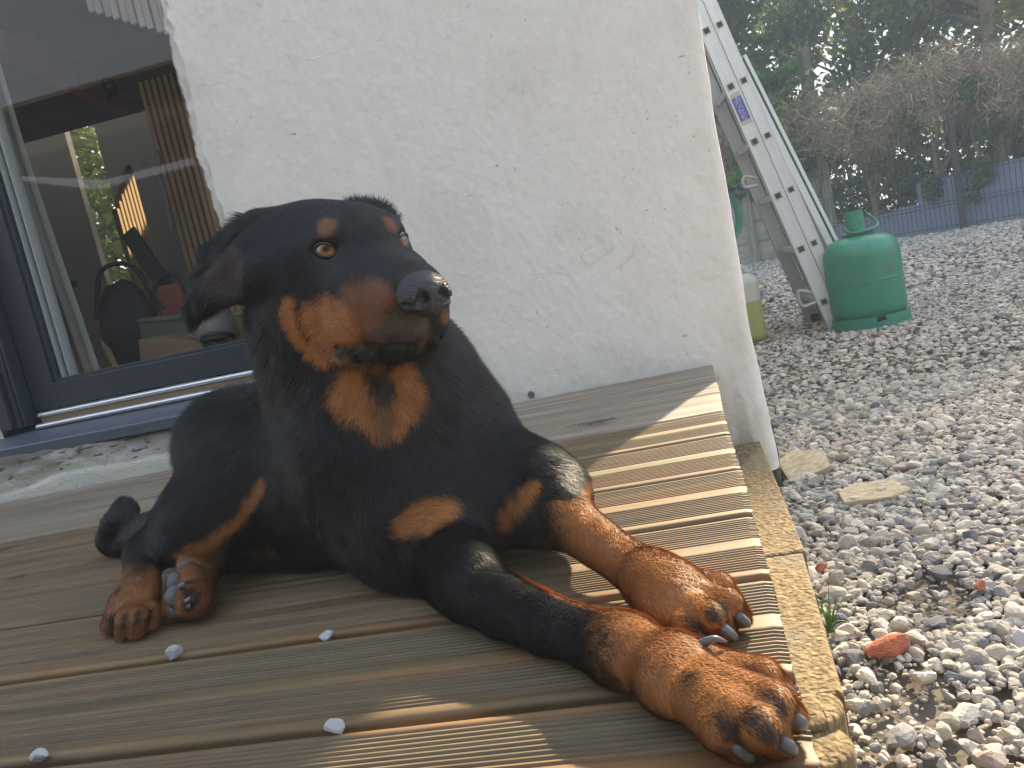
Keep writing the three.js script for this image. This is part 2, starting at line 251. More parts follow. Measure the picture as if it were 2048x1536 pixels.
  // wall under the window: crumbling mortar above, a painted band below
  const low = tex(1024, 256, (u, v) => {
    const n = fbm(u * 22, v * 7, 1, 4), m = fbm(u * 60, v * 20, 6, 3), e = v + 0.34 * (fbm(u * 9, 0.5, 3, 3) - 0.5);
    let c = mix3([0.33, 0.31, 0.28], [0.55, 0.53, 0.50], clamp(n * 1.7 - 0.35)); c = mix3(c, [0.30, 0.34, 0.18], 0.6 * step(0.55, 0.75, fbm(u * 8, v * 4, 9, 3)));
    c = mix3(c, [0.16, 0.13, 0.095], 0.85 * step(0.62, 0.86, e)); c = mix3(c, [0.09, 0.075, 0.055], step(0.66, 0.8, m) * step(0.25, 0.5, v));
    const paint = step(0.42, 0.36, e); c = mix3(c, mix3([0.60, 0.59, 0.50], [0.72, 0.71, 0.62], n), paint); return c;
  }, true);
  mesh('lower_wall', grid(170, 30, (u, v) => {
    const x = mix(-2.4, -0.82, u), y = mix(0.27, 0.412, v), zl = mix(0.125, 0.045, (x + 1.6) / 0.75), e = v + 0.34 * (fbm(u * 9, 0.5, 3, 3) - 0.5), rough = step(0.30, 0.50, e);
    return [x, y, zl - 0.045 * v * v - rough * 0.016 - 0.03 * step(0.75, 1, v) + (0.003 + 0.028 * rough) * (fbm(x * 26, y * 40, 3, 4) - 0.45), u, v];
  }), mat(1, 1, 1, { map: low, bumpMap: pbump, bumpScale: 0.006, roughness: 1 }), house);

  // window: frame, sash, pane, two rails, sill
  const anth = mat(0.026, 0.036, 0.048, { roughness: 0.42 }), alu = mat(0.72, 0.74, 0.78, { roughness: 0.28, metalness: 0.85 }), gasket = mat(0.35, 0.39, 0.38, { roughness: 0.5 }), sillM = mat(0.085, 0.105, 0.135, { roughness: 0.4 }), track = mat(0.22, 0.16, 0.09, { roughness: 0.7 });
  const w = new THREE.Group(); w.name = 'window'; w.userData.label = 'anthracite sliding window with bare aluminium rails'; house.add(w);
  const fr = [];
  for (const [x, wd, z, d] of [[-1.602, 0.034, -0.10, 0.10], [-1.574, 0.014, -0.108, 0.09], [-1.5605, 0.009, -0.112, 0.09]]) fr.push(box(wd, 1.8, d, x, 1.345, z, 0.002));
  fr.push(box(0.78, 0.06, 0.10, -1.23, 2.215, -0.12));
  mesh('frame', fr, anth, w);
  const sash = [box(0.072, 1.72, 0.06, -1.517, 1.335, -0.135, 0.003), box(0.012, 1.66, 0.05, -1.4765, 1.345, -0.138, 0.002), box(0.68, 0.066, 0.058, -1.141, 0.508, -0.134, 0.003), box(0.68, 0.010, 0.05, -1.138, 0.5445, -0.139, 0.002), box(0.08, 1.72, 0.06, -0.80, 1.335, -0.135)];
  mesh('sash', sash, anth, w);
  mesh('seal', [box(0.006, 1.66, 0.03, -1.4645, 1.375, -0.142), box(0.005, 1.65, 0.03, -1.4475, 1.375, -0.148)], gasket, w);
  const glass = new THREE.MeshPhysicalMaterial({ color: 0xffffff, transmission: 1, thickness: 0, roughness: 0.02, ior: 1.55 });
  mesh('pane', grid(1, 1, (u, v) => [mix(-1.47, -0.82, u), mix(0.54, 2.2, v), -0.15]), glass, w);
  for (const [y, z] of [[0.4655, -0.098], [0.4385, -0.082]]) mesh('rail', new THREE.CapsuleGeometry(0.0075, 0.70, 6, 12).rotateZ(Math.PI / 2).scale(1, 1, 1.3).translate(-1.185, y, z), alu, w);
  mesh('track', [box(0.70, 0.022, 0.02, -1.185, 0.452, -0.105)], track, w);
  mesh('sill', [new THREE.ExtrudeGeometry(new THREE.Shape([[-0.16, 0.45], [-0.085, 0.431], [0.055, 0.412], [0.057, 0.409], [0.055, 0.386], [0.02, 0.384], [-0.16, 0.39]].map(q => new THREE.Vector2(q[0], q[1]))), { depth: 1.6, bevelEnabled: false }).rotateY(-Math.PI / 2).translate(-0.845, 0, 0)], sillM, w);

  // ---- room built behind the pane in place of the reflection in it ----
  const oak = tex(512, 512, (u, v) => mix3([0.36, 0.24, 0.14], [0.66, 0.46, 0.28], clamp(fbm(u * 60, v * 5, 3, 4) * 1.6 - 0.3)), true);
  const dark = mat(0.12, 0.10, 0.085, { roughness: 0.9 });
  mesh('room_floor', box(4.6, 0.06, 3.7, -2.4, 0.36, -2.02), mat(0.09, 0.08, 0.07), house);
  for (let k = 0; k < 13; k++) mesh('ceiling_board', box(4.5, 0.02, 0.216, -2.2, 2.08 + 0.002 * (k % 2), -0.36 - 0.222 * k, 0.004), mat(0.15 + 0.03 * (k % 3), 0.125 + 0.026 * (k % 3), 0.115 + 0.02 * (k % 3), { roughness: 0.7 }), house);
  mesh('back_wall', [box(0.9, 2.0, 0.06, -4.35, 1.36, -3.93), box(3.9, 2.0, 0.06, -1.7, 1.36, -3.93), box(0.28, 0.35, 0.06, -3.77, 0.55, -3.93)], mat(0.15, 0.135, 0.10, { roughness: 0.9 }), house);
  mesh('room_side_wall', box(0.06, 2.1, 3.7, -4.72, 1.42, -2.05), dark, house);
  const cladM = mat(1, 1, 1, { map: oak, roughness: 0.75 });
  const clad = new THREE.Group(); clad.name = 'cladding'; house.add(clad);
  for (let k = 0; k < 13; k++) mesh('slat', box(0.0155, 1.0, 0.02, -1.475 + 0.0235 * k, 0.97, -0.90, 0.002), cladM, clad);
  mesh('backing', box(0.36, 1.0, 0.01, -1.32, 0.97, -0.925), mat(0.03, 0.022, 0.018), clad);
  const scr = new THREE.Group(); scr.name = 'slat_screen'; house.add(scr);
  for (let k = 0; k < 7; k++) mesh('slat', box(0.03, 1.15 - 0.045 * k, 0.022, -2.50 + 0.003 * k, 1.0 - 0.02 * k, -2.34 + 0.040 * k, 0.002), mat(0.42, 0.29, 0.13, { roughness: 0.8 }), scr);
  const beam = mat(0.42, 0.22, 0.11, { roughness: 0.75 });
  mesh('roof_beam', bar(V(-1.86, 1.66, -0.75), V(-2.60, 1.95, -2.6), 0.06, 0.07), beam, house);
  for (const t of [0.14, 0.45, 0.74]) mesh('rafter_end', new THREE.CylinderGeometry(0.055, 0.055, 0.05, 18).rotateX(Math.PI / 2).translate(mix(-1.86, -2.60, t), mix(1.66, 1.95, t) + 0.035, mix(-0.75, -2.6, t) - 0.05), beam, house);
  mesh('lamp_fitting', [new THREE.TorusGeometry(0.024, 0.008, 8, 20).rotateX(0.5).translate(-2.088, 1.772, -1.7)], mat(0.01, 0.01, 0.01), house);
  mesh('lamp_glass', new THREE.SphereGeometry(0.017, 14, 10).translate(-2.09, 1.775, -1.71), mat(0.55, 0.45, 0.33, { roughness: 0.3 }), house);
  const fas = new THREE.Group(); fas.name = 'pale_reflection'; house.add(fas);  // pale slats standing for a light reflection in the pane
  for (let k = 0; k < 12; k++) mesh('slat', box(0.02, 0.5, 0.012, -1.335 + 0.0235 * k, 1.80 - 0.013 * k, -0.5 + 0.004 * (k % 2), 0.002), mat(0.50 - 0.03 * (k % 3), 0.46 - 0.03 * (k % 3), 0.40 - 0.02 * (k % 3)), fas);
  mesh('curtain', grid(60, 12, (u, v) => { const x = mix(-2.1, -1.515, u), y = mix(0.42, 2.05, v); return [x + 0.02 * Math.sin(y * 3 + 1) , y, -0.34 + 0.022 * Math.sin(u * 34 + 0.6 * Math.sin(y * 2)) + 0.01 * Math.sin(u * 71)]; }), mat(0.42, 0.46, 0.40, { roughness: 0.95 }), house);
}

// ---------- timber shed out of view, placed to darken what the pane mirrors ----------
{
  const t = thing('unseen_timber_shed', 'unseen dark timber shed facing the house, placed to darken the window reflection', 'shed'), m = mat(0.13, 0.085, 0.055, { roughness: 0.85 });
  for (const x of [-6.5, -3.2, 0.1, 3.2]) mesh('post', box(0.14, 2.5, 0.14, x, 1.25, 4.3), m, t);
  mesh('beam', box(9.9, 0.42, 0.14, -1.65, 2.62, 4.36), mat(0.05, 0.035, 0.025), t);
  for (let k = 0; k < 20; k++) mesh('roof_board', box(9.9, 0.03, 0.19, -1.65, 2.74 + 0.012 * k, 4.1 + 0.2 * k), m, t);
  for (let k = 0; k < 12; k++) mesh('wall_board', box(9.9, 0.23, 0.03, -1.65, 0.13 + 0.235 * k, 7.9), m, t);
  for (const x of [-6.6, 3.3]) mesh('side_wall', box(0.05, 2.8, 3.6, x, 1.4, 6.1), m, t);
}
// ---------- things in the room built behind the pane ----------
{
  const R = rng(77), blk = mat(0.045, 0.045, 0.05, { roughness: 0.7 }), wd = mat(0.34, 0.25, 0.14), rust = mat(0.30, 0.10, 0.06), grn = mat(0.10, 0.14, 0.09), tan = mat(0.25, 0.16, 0.10);
  const lump = (seed, x, y, z, sx, sy, sz) => stoneGeo(seed, 3, 1, 7).scale(sx, sy, sz).translate(x, y, z);
  let t = thing('tool_bag', 'dark tool bag heaped behind the window pane', 'tool bag', null, [-1.62, 0.39, -0.72]);
  mesh('bag', [lump(31, 0, 0.20, 0, 0.15, 0.26, 0.12), lump(32, 0.14, 0.12, 0.06, 0.12, 0.16, 0.1)], blk, t); mesh('strap', tube([V(-0.1, 0.32, 0.05), V(-0.02, 0.47, 0.06), V(0.08, 0.46, 0.05), V(0.13, 0.3, 0.06)], 0.008), blk, t);
  t = thing('hammer', 'hammer with a pale wooden handle leaning on the dark tool bag', 'hammer', null, [-1.70, 0.74, -0.57]); mesh('handle', rod(V(0, -0.03, 0), V(-0.018, 0.075, 0), 0.009, 0.008, 10), wd, t); mesh('head', box(0.07, 0.022, 0.022, -0.02, 0.085, 0, 0.003), blk, t);
  t = thing('wooden_stake', 'pale wooden stake standing below the tool bag behind the pane', 'stake', null, [-1.50, 0.41, -0.42]); mesh('stake_post', bar(V(0, 0, 0), V(-0.05, 0.19, -0.02), 0.018, 0.018), wd, t); mesh('stake_point', new THREE.ConeGeometry(0.012, 0.04, 4).rotateZ(0.26).translate(-0.055, 0.208, -0.022), wd, t);
  t = thing('chainsaw', 'red and black chainsaw leaning upright behind the window', 'chainsaw', null, [-1.44, 0.66, -0.66]);
  mesh('bar', bar(V(0.0, 0.10, 0), V(-0.09, 0.30, -0.02), 0.012, 0.055, V(0.9, 0.4, 0)), blk, t); mesh('motor', box(0.10, 0.11, 0.07, 0.02, 0.05, 0, 0.02), rust, t); mesh('handle', new THREE.TorusGeometry(0.055, 0.009, 8, 20, 4.2).translate(0.03, 0.08, 0.03), blk, t);
  t = thing('grey_crate', 'grey green box in front of the chainsaw behind the pane', 'box', null, [-1.37, 0.60, -0.52]); mesh('body', box(0.16, 0.10, 0.10, 0, 0, 0, 0.006).rotateZ(-0.12), grn, t); mesh('lid', box(0.17, 0.012, 0.11, 0.006, 0.056, 0, 0.004).rotateZ(-0.12), mat(0.15, 0.17, 0.13), t);
  t = thing('cardboard_box', 'brown cardboard box at the foot of the window pane', 'box', null, [-1.30, 0.52, -0.42]); mesh('body', box(0.20, 0.14, 0.12, 0, 0, 0, 0.003).rotateZ(-0.2), tan, t); mesh('flap', box(0.10, 0.004, 0.12, 0.08, 0.10, 0.01).rotateZ(-0.5), tan, t);
  t = thing('white_helmet', 'pale round helmet lying behind the pane beside the dog ear', 'helmet', null, [-1.16, 0.585, -0.40]); mesh('shell', new THREE.SphereGeometry(0.062, 24, 14, 0, 6.3, 0, 1.9), mat(0.20, 0.195, 0.185, { roughness: 0.6 }), t); mesh('visor', new THREE.TorusGeometry(0.042, 0.007, 8, 24).rotateX(1.2).translate(0.02, -0.02, 0.045), blk, t);
  t = thing('green_bucket', 'dark green bucket at the right end of the window pane', 'bucket', null, [-1.05, 0.46, -0.50]); mesh('body', new THREE.CylinderGeometry(0.10, 0.08, 0.2, 24, 1, true).translate(0, 0.06, 0), mat(0.05, 0.13, 0.07, { side: THREE.DoubleSide }), t); mesh('rim', new THREE.TorusGeometry(0.10, 0.006, 8, 28).rotateX(Math.PI / 2).translate(0, 0.16, 0), mat(0.05, 0.13, 0.07), t);
  t = thing('forked_branch', 'pale forked branch hanging before the slatted cladding behind the pane', 'branch', null, [-1.40, 1.04, -0.72]);
  mesh('stem', tube([V(0, -0.10, 0), V(0.006, 0.0, 0), V(0.0, 0.075, 0)], 0.008, 12, 8), mat(0.22, 0.22, 0.23), t); mesh('fork', [tube([V(0, 0.07, 0), V(-0.02, 0.1, 0), V(-0.035, 0.14, 0)], 0.006, 10, 7), tube([V(0, 0.07, 0), V(0.014, 0.11, 0), V(0.02, 0.15, 0)], 0.007, 10, 7)], mat(0.22, 0.22, 0.23), t);
}

// ---------- gas bottle ----------
{
  const gm = new THREE.MeshPhysicalMaterial({ roughness: 0.42, clearcoat: 0.25, clearcoatRoughness: 0.35, bumpMap: tex(256, 256, (u, v) => fbm(u * 14, v * 14, 2, 4), false), bumpScale: 0.0012, map: tex(512, 512, (u, v) => { const n = fbm(u * 9, v * 9, 4, 4), s = step(0.66, 0.78, fbm(u * 30, v * 18, 8, 3)); return mix3(mix3([0.008, 0.17, 0.105], [0.013, 0.22, 0.14], n), [0.05, 0.10, 0.07], s * 0.7); }, true) });
  const t = thing('gas_bottle', 'green steel gas bottle standing on the gravel by the ladder', 'gas bottle', null, [1.085, 0, -2.07]);
  const prof = [[0.148, 0.045], [0.160, 0.06], [0.1645, 0.09], [0.1645, 0.205], [0.1665, 0.208], [0.1665, 0.216], [0.1645, 0.219], [0.1645, 0.315], [0.162, 0.345], [0.150, 0.375], [0.128, 0.396], [0.095, 0.41], [0.06, 0.417], [0.03, 0.42], [0, 0.42]].map(q => new THREE.Vector2(q[0], q[1]));
  mesh('body', new THREE.LatheGeometry(prof, 64), gm, t);
  const ring = []; for (let k = 0; k < 4; k++) ring.push(new THREE.CylinderGeometry(0.171, 0.173, 0.052, 20, 1, true, k * Math.PI / 2 + 0.12, Math.PI / 2 - 0.24).translate(0, 0.028, 0)); ring.push(new THREE.CylinderGeometry(0.1725, 0.173, 0.03, 64, 1, true).translate(0, 0.016, 0), new THREE.TorusGeometry(0.172, 0.004, 8, 64).rotateX(Math.PI / 2).translate(0, 0.003, 0));
  const gd = gm.clone(); gd.side = THREE.DoubleSide; mesh('foot_ring', ring, gd, t);
  mesh('collar_plate', new THREE.TorusGeometry(0.062, 0.009, 8, 32).rotateX(Math.PI / 2).scale(1, 0.7, 1).translate(0, 0.426, 0), mat(0.10, 0.17, 0.13, { roughness: 0.5 }), t);
  mesh('valve_guard', new THREE.CylinderGeometry(0.047, 0.050, 0.105, 32, 1, true, 2.2, 4.6).translate(0, 0.475, 0), gd, t);
  mesh('valve', [new THREE.CylinderGeometry(0.014, 0.016, 0.05, 14).translate(0, 0.445, 0), new THREE.CylinderGeometry(0.02, 0.02, 0.014, 6).translate(0, 0.475, 0)], mat(0.45, 0.35, 0.15, { metalness: 0.8, roughness: 0.4 }), t);
  mesh('handle', tube([V(-0.062, 0.46, 0.03), V(-0.045, 0.435, 0.055), V(0, 0.43, 0.068), V(0.05, 0.435, 0.06), V(0.082, 0.445, 0.03), V(0.078, 0.475, 0.0), V(0.05, 0.505, -0.01)], 0.0065, 48, 8), gm, t);
}
// ---------- ladder, boards ----------
{
  const alu = new THREE.MeshStandardMaterial({ roughness: 0.45, metalness: 0.55, map: tex(256, 1024, (u, v) => { const n = fbm(u * 8, v * 40, 3, 4), d = step(0.7, 0.85, fbm(u * 20, v * 60, 6, 2)); return mix3(mix3([0.50, 0.53, 0.56], [0.68, 0.71, 0.73], n), [0.28, 0.27, 0.25], d * 0.6); }, true) });
  const aluShade = mat(0.40, 0.405, 0.42, { roughness: 0.6, metalness: 0.4 }), hole = mat(0.02, 0.022, 0.022);  // darker aluminium: shade put into the colour of far stiles and rungs
  const t = thing('ladder', 'aluminium extension ladder leaning on the side of the white house', 'ladder', null, [0.935, 0.0, -2.08]);
  const dir = V(-0.395, 1.6, 0).normalize(), nrm = V(dir.y, -dir.x, 0), L = 3.05;   // nrm: away from the house
  const at = (s, o, z) => V(dir.x * s + nrm.x * o, dir.y * s + nrm.y * o, z);
  const stile = (o, w, z, s0, m) => mesh('stile', [bar(at(s0, o, z), at(L, o, z), 0.022, w, nrm.clone()), bar(at(s0, o - w / 2 + 0.003, z), at(L, o - w / 2 + 0.003, z), 0.027, 0.006, nrm.clone()), bar(at(s0, o + w / 2 - 0.003, z), at(L, o + w / 2 - 0.003, z), 0.027, 0.006, nrm.clone())], m, t);
  stile(0, 0.062, 0, 0.0, alu); stile(0.064, 0.054, -0.012, 0.02, alu); stile(0, 0.062, -0.42, 0.0, aluShade); stile(0.064, 0.054, -0.408, 0.02, aluShade);
  for (let k = 0; k < 11; k++) for (const [o, w] of [[-0.002, 0.030], [0.062, 0.027]]) {
    const s = 0.15 + 0.268 * k; mesh('rung', bar(at(s, o, 0.004), at(s, o, -0.43), w * 0.8, w * 0.8, nrm.clone()), aluShade, t);
    mesh('rung_hole_shade', [bar(at(s, o, 0.0145 - (o > 0.03 ? 0.012 : 0)), at(s, o, 0.0165 - (o > 0.03 ? 0.012 : 0)), w * 0.78, w * 0.78, nrm.clone())], hole, t);  // near-black block stands for the shade inside the open rung end
    mesh('rung_collar', [bar(at(s, o, 0.011 - (o > 0.03 ? 0.012 : 0)), at(s, o, 0.0138 - (o > 0.03 ? 0.012 : 0)), w * 1.12, w * 1.12, nrm.clone())], aluShade, t);
  }
  const st = tex(64, 256, (u, v) => { const n = noise3(u * 12, v * 46, 3); return v < 0.12 || v > 0.86 ? [0.40, 0.40, 0.38] : n > 0.52 && u > 0.15 && u < 0.85 ? [0.25, 0.26, 0.45] : [0.055, 0.07, 0.30]; }, true);
  mesh('sticker', bar(at(1.03, 0, 0.0145), at(1.17, 0, 0.0145), 0.0001, 0.0001), hole, t).visible = false;
  t.remove(t.children[t.children.length - 1]);
  { const a = at(1.04, 0.022, 0.0142), b = at(1.04, -0.022, 0.0142), c = at(1.19, 0.022, 0.0142), d = at(1.19, -0.022, 0.0142); mesh('sticker', geo([...b, ...a, ...d, ...c], [0, 1, 2, 1, 3, 2], [0, 0, 1, 0, 0, 1, 1, 1]), mat(1, 1, 1, { map: st, roughness: 0.5 }), t); }
  mesh('hook', tube([at(0.80, -0.05, -0.02), at(0.83, -0.10, -0.02), at(0.79, -0.115, -0.02), at(0.77, -0.06, -0.02)], 0.008, 20, 7), aluShade, t);
  mesh('hook', tube([at(0.20, -0.02, 0.0), at(0.24, -0.085, 0.0), at(0.17, -0.095, 0.0), at(0.16, -0.03, 0.0)], 0.010, 20, 7), aluShade, t);
  mesh('foot', [box(0.05, 0.05, 0.035, 0.01, 0.02, 0), box(0.05, 0.05, 0.035, 0.01, 0.02, -0.42)], mat(0.03, 0.03, 0.03), t);

  const W = mat(0.74, 0.74, 0.76, { roughness: 0.5 }), G = mat(0.02, 0.20, 0.13), Wd = mat(0.55, 0.55, 0.58, { roughness: 0.7 });
  const base = V(1.165, 0, -2.3), top = V(0.7572, 1.3478, -2.3000), d2 = top.clone().sub(base).normalize(), len = top.distanceTo(base), n2 = V(d2.y, -d2.x, 0);
  const q = (s, o, z) => V(d2.x * s + n2.x * o, d2.y * s + n2.y * o, z);
  let b = thing('leaning_sheet', 'pale grey sheet sandwiched between the ladder and the white panel', 'panel', null, [base.x, 0, base.z]);
  mesh('sheet_core', bar(q(0, -0.026, -0.14), q(len - 0.03, -0.026, -0.14), 0.28, 0.034, n2.clone()), Wd, b); mesh('edge_strip', bar(q(0, -0.026, 0.003), q(len - 0.03, -0.026, 0.003), 0.006, 0.030, n2.clone()), W, b);
  b = thing('leaning_sheet', 'thin white panel with a green film leaning beside the ladder', 'panel', null, [base.x, 0, base.z]);
  mesh('green_film', bar(q(0, -0.004, -0.13), q(len - 0.008, -0.004, -0.13), 0.276, 0.007, n2.clone()), G, b); mesh('white_face', bar(q(0, 0.007, -0.13), q(len, 0.007, -0.13), 0.282, 0.015, n2.clone()), W, b);
}
// ---------- jerry can, hose, stick, slabs, bricks, grass, pebbles ----------
{
  const R = rng(41);
  let t = thing('jerry_can', 'pale plastic jerry can of yellowish liquid half hidden by the wall corner', 'jerry can', null, [0.525, 0, -2.22]);
  const plas = new THREE.MeshPhysicalMaterial({ roughness: 0.45, thickness: 0 }); plas.color.setRGB(0.50, 0.50, 0.43);
  mesh('body', new RoundedBoxGeometry(0.22, 0.34, 0.22, 6, 0.05).translate(0, 0.17, 0), plas, t);
  mesh('liquid', new RoundedBoxGeometry(0.2225, 0.25, 0.2225, 6, 0.05).translate(0, 0.122, 0), mat(0.36, 0.34, 0.13, { roughness: 0.5 }), t);
  mesh('cap', new THREE.CylinderGeometry(0.025, 0.025, 0.03, 16).translate(-0.04, 0.355, 0), mat(0.6, 0.6, 0.56), t);
  mesh('grip', tube([V(-0.05, 0.335, 0), V(-0.02, 0.375, 0), V(0.05, 0.375, 0), V(0.08, 0.335, 0)], 0.012, 20, 8), plas, t);
  const hz = []; for (let k = 0; k < 5; k++) { const pts = []; for (let i = 0; i < 30; i++) { const a = i / 30 * Math.PI * 2; pts.push(V(0.15 * Math.cos(a) + 0.015 * k, 0.30 * Math.sin(a) + 0.02 * Math.sin(k * 3), 0.02 * k + 0.02 * Math.sin(a * 2 + k))); } hz.push(new THREE.TubeGeometry(new THREE.CatmullRomCurve3(pts, true), 50, 0.011, 7, true)); }
  t = thing('garden_hose', 'coiled green garden hose hanging behind the wall corner', 'hose', null, [1.50, 0.72, -9.2]); mesh('coil', hz, mat(0.02, 0.20, 0.11, { roughness: 0.5 }), t); mesh('tail', tube([V(-0.1, -0.25, 0), V(0.0, -0.4, 0.05), V(0.12, -0.7, 0.08)], 0.011), mat(0.02, 0.20, 0.11), t);
  const slabM = mat(1, 1, 1, { roughness: 0.9, map: tex(256, 256, (u, v) => mix3([0.30, 0.235, 0.14], [0.56, 0.47, 0.32], clamp(fbm(u * 9, v * 22, 3, 4) * 1.6 - 0.3)), true) }); slabM.map.repeat.set(9, 9);
  const slab = (name, label, x, z, y, pts, tilt) => { const s = new THREE.Shape(pts.map(q => new THREE.Vector2(q[0], q[1]))); const o = mesh(name, new THREE.ExtrudeGeometry(s, { depth: 0.008, bevelEnabled: true, bevelSize: 0.002, bevelThickness: 0.003, bevelSegments: 2 }).rotateX(-Math.PI / 2), slabM); o.position.set(x, y, z); o.rotation.set(tilt[0], tilt[1], tilt[2]); tag(o, label, 'stone slab'); };
  slab('stone_slab', 'tilted yellowish flat stone on the gravel by the foot of the wall corner', 0.305, -0.06, 0.010, [[-0.045, -0.06], [0.055, -0.05], [0.075, 0.01], [0.03, 0.06], [-0.02, 0.045]], [0.22, 0.3, 0.1]);
  slab('stone_slab', 'flat buff stone sunk level among the sunlit gravel', 0.395, 0.155, 0.004, [[-0.06, -0.035], [0.02, -0.05], [0.068, -0.03], [0.06, 0.03], [-0.01, 0.045], [-0.05, 0.02]], [0.05, 0.1, 0]);
  const brickM = mat(1, 1, 1, { roughness: 0.95, bumpMap: tex(256, 256, (u, v) => fbm(u * 30, v * 30, 2, 4), false), bumpScale: 0.004, map: tex(256, 256, (u, v) => mix3([0.40, 0.10, 0.045], [0.62, 0.22, 0.11], fbm(u * 8, v * 8, 3, 4)), true) });
  const brick = (label, x, y, z, sx, sy, sz, ry, seed) => { const o = mesh('brick_fragment', stoneGeo(seed, 3, 1, 9).scale(sx, sy, sz), brickM); o.position.set(x, y, z); o.rotation.set(0.1, ry, 0.1); tag(o, label, 'brick fragment'); };
  brick('largest broken piece of red brick on the gravel near the paws', 0.243, 0.014, 0.735, 0.034, 0.016, 0.018, 0.2, 61);
  brick('small orange brick chip lying among pale gravel at the right edge', 0.408, 0.014, 0.60, 0.012, 0.009, 0.011, 1.1, 62);
  brick('pinkish brick chip by the outer edge of the kerb', 0.225, 0.014, 0.47, 0.013, 0.009, 0.008, 0.6, 63);
  brick('tiny red brick chip at the far right of the sunlit gravel', 0.66, 0.013, 0.30, 0.010, 0.008, 0.008, 2, 64);
  const grassM = new THREE.MeshPhysicalMaterial({ roughness: 0.6, transmission: 0.3, thickness: 0, side: THREE.DoubleSide }); grassM.color.setRGB(0.09, 0.20, 0.03);
  const tuft = (label, x, z, n, h) => { const g = []; for (let k = 0; k < n; k++) { const a = R() * 6.3, l = h * (0.5 + 0.6 * R()), w = 0.0012 + 0.0012 * R(), b = 0.3 + 0.9 * R(), bx = 0.008 * (R() - 0.5), bz = 0.008 * (R() - 0.5); g.push(grid(1, 5, (u, v) => { const r = l * b * v * v * 0.8, ww = w * (1 - v * 0.92) * (u - 0.5) * 2; return [bx + Math.cos(a) * r - Math.sin(a) * ww, l * v * (1 - 0.25 * b * v), bz + Math.sin(a) * r + Math.cos(a) * ww]; })); } const o = mesh('grass_tuft', g, grassM); o.position.set(x, 0.012, z); tag(o, label, 'grass tuft', null); };
  tuft('small bright green grass tuft in the gravel beside the kerb', 0.188, 0.672, 26, 0.06); tuft('single grass sprig just behind the bigger tuft beside the kerb', 0.186, 0.618, 9, 0.045);
  tuft('tiny green weed in the shaded gravel beyond the flat stones', 0.52, -0.62, 9, 0.02);
  const peb = mat(0.40, 0.405, 0.42, { roughness: 0.8 });
  for (const [label, x, z, s, seed] of [['pale angular pebble resting in the deck gap below the hind paws', -0.4617, 1.0805, 0.0085, 71], ['flat white pebble in the same deck gap right of the angular one', -0.3078, 1.0882, 0.006, 72], ['white pebble lying in the front deck gap near the middle', -0.2448, 1.2326, 0.0072, 73], ['white pebble at the left end of the front deck gap', -0.4837, 1.2254, 0.0075, 74]]) { const o = mesh('pebble', stoneGeo(seed, 2, 0.8, 7).scale(s * 1.15, s * 1.1, s * 1.0), peb); o.position.set(x, DECK + s * 0.35, z); tag(o, label, 'pebble'); }
  { const g = []; for (let k = 0; k < 90; k++) { const a = R() * 6.3, x = 0.045 * (R() + R() - 1), z = 0.012 * (R() + R() - 1), l = 0.006 + 0.012 * R(); g.push(rod(V(x, 0.001 + 0.003 * R(), z), V(x + l * Math.cos(a), 0.002 + 0.004 * R(), z + l * 0.6 * Math.sin(a)), 0.0004, 0.0003, 4)); } const o = mesh('dry_moss', g, mat(0.13, 0.14, 0.09, { roughness: 1 })); const q = [-0.0924, 0.4063]; o.position.set(q[0], DECK + 0.001, q[1]); tag(o, 'dry grey green moss scrap lying on the pale back board', 'moss'); }
  { const q = [-0.2426, 0.0079]; const o = thing('wall_ring', 'small metal pipe stub at the foot of the wall above the deck', 'pipe stub', null, [q[0], DECK + 0.006, 0.004]); mesh('pipe', new THREE.TorusGeometry(0.006, 0.002, 8, 20), mat(0.22, 0.21, 0.20, { metalness: 0.6 }), o); mesh('plug', new THREE.CylinderGeometry(0.005, 0.005, 0.004, 16).rotateX(Math.PI / 2), mat(0.12, 0.12, 0.12), o); }
  { const o = mesh('wood_chip', box(0.014, 0.003, 0.03, 0, 0, 0, 0.001), mat(0.55, 0.40, 0.22)); o.position.set(0.335, 0.018, -0.53); o.rotation.set(0.2, -0.4, 0.2); tag(o, 'light wood chip on the shaded gravel near the wall', 'wood chip'); }
}

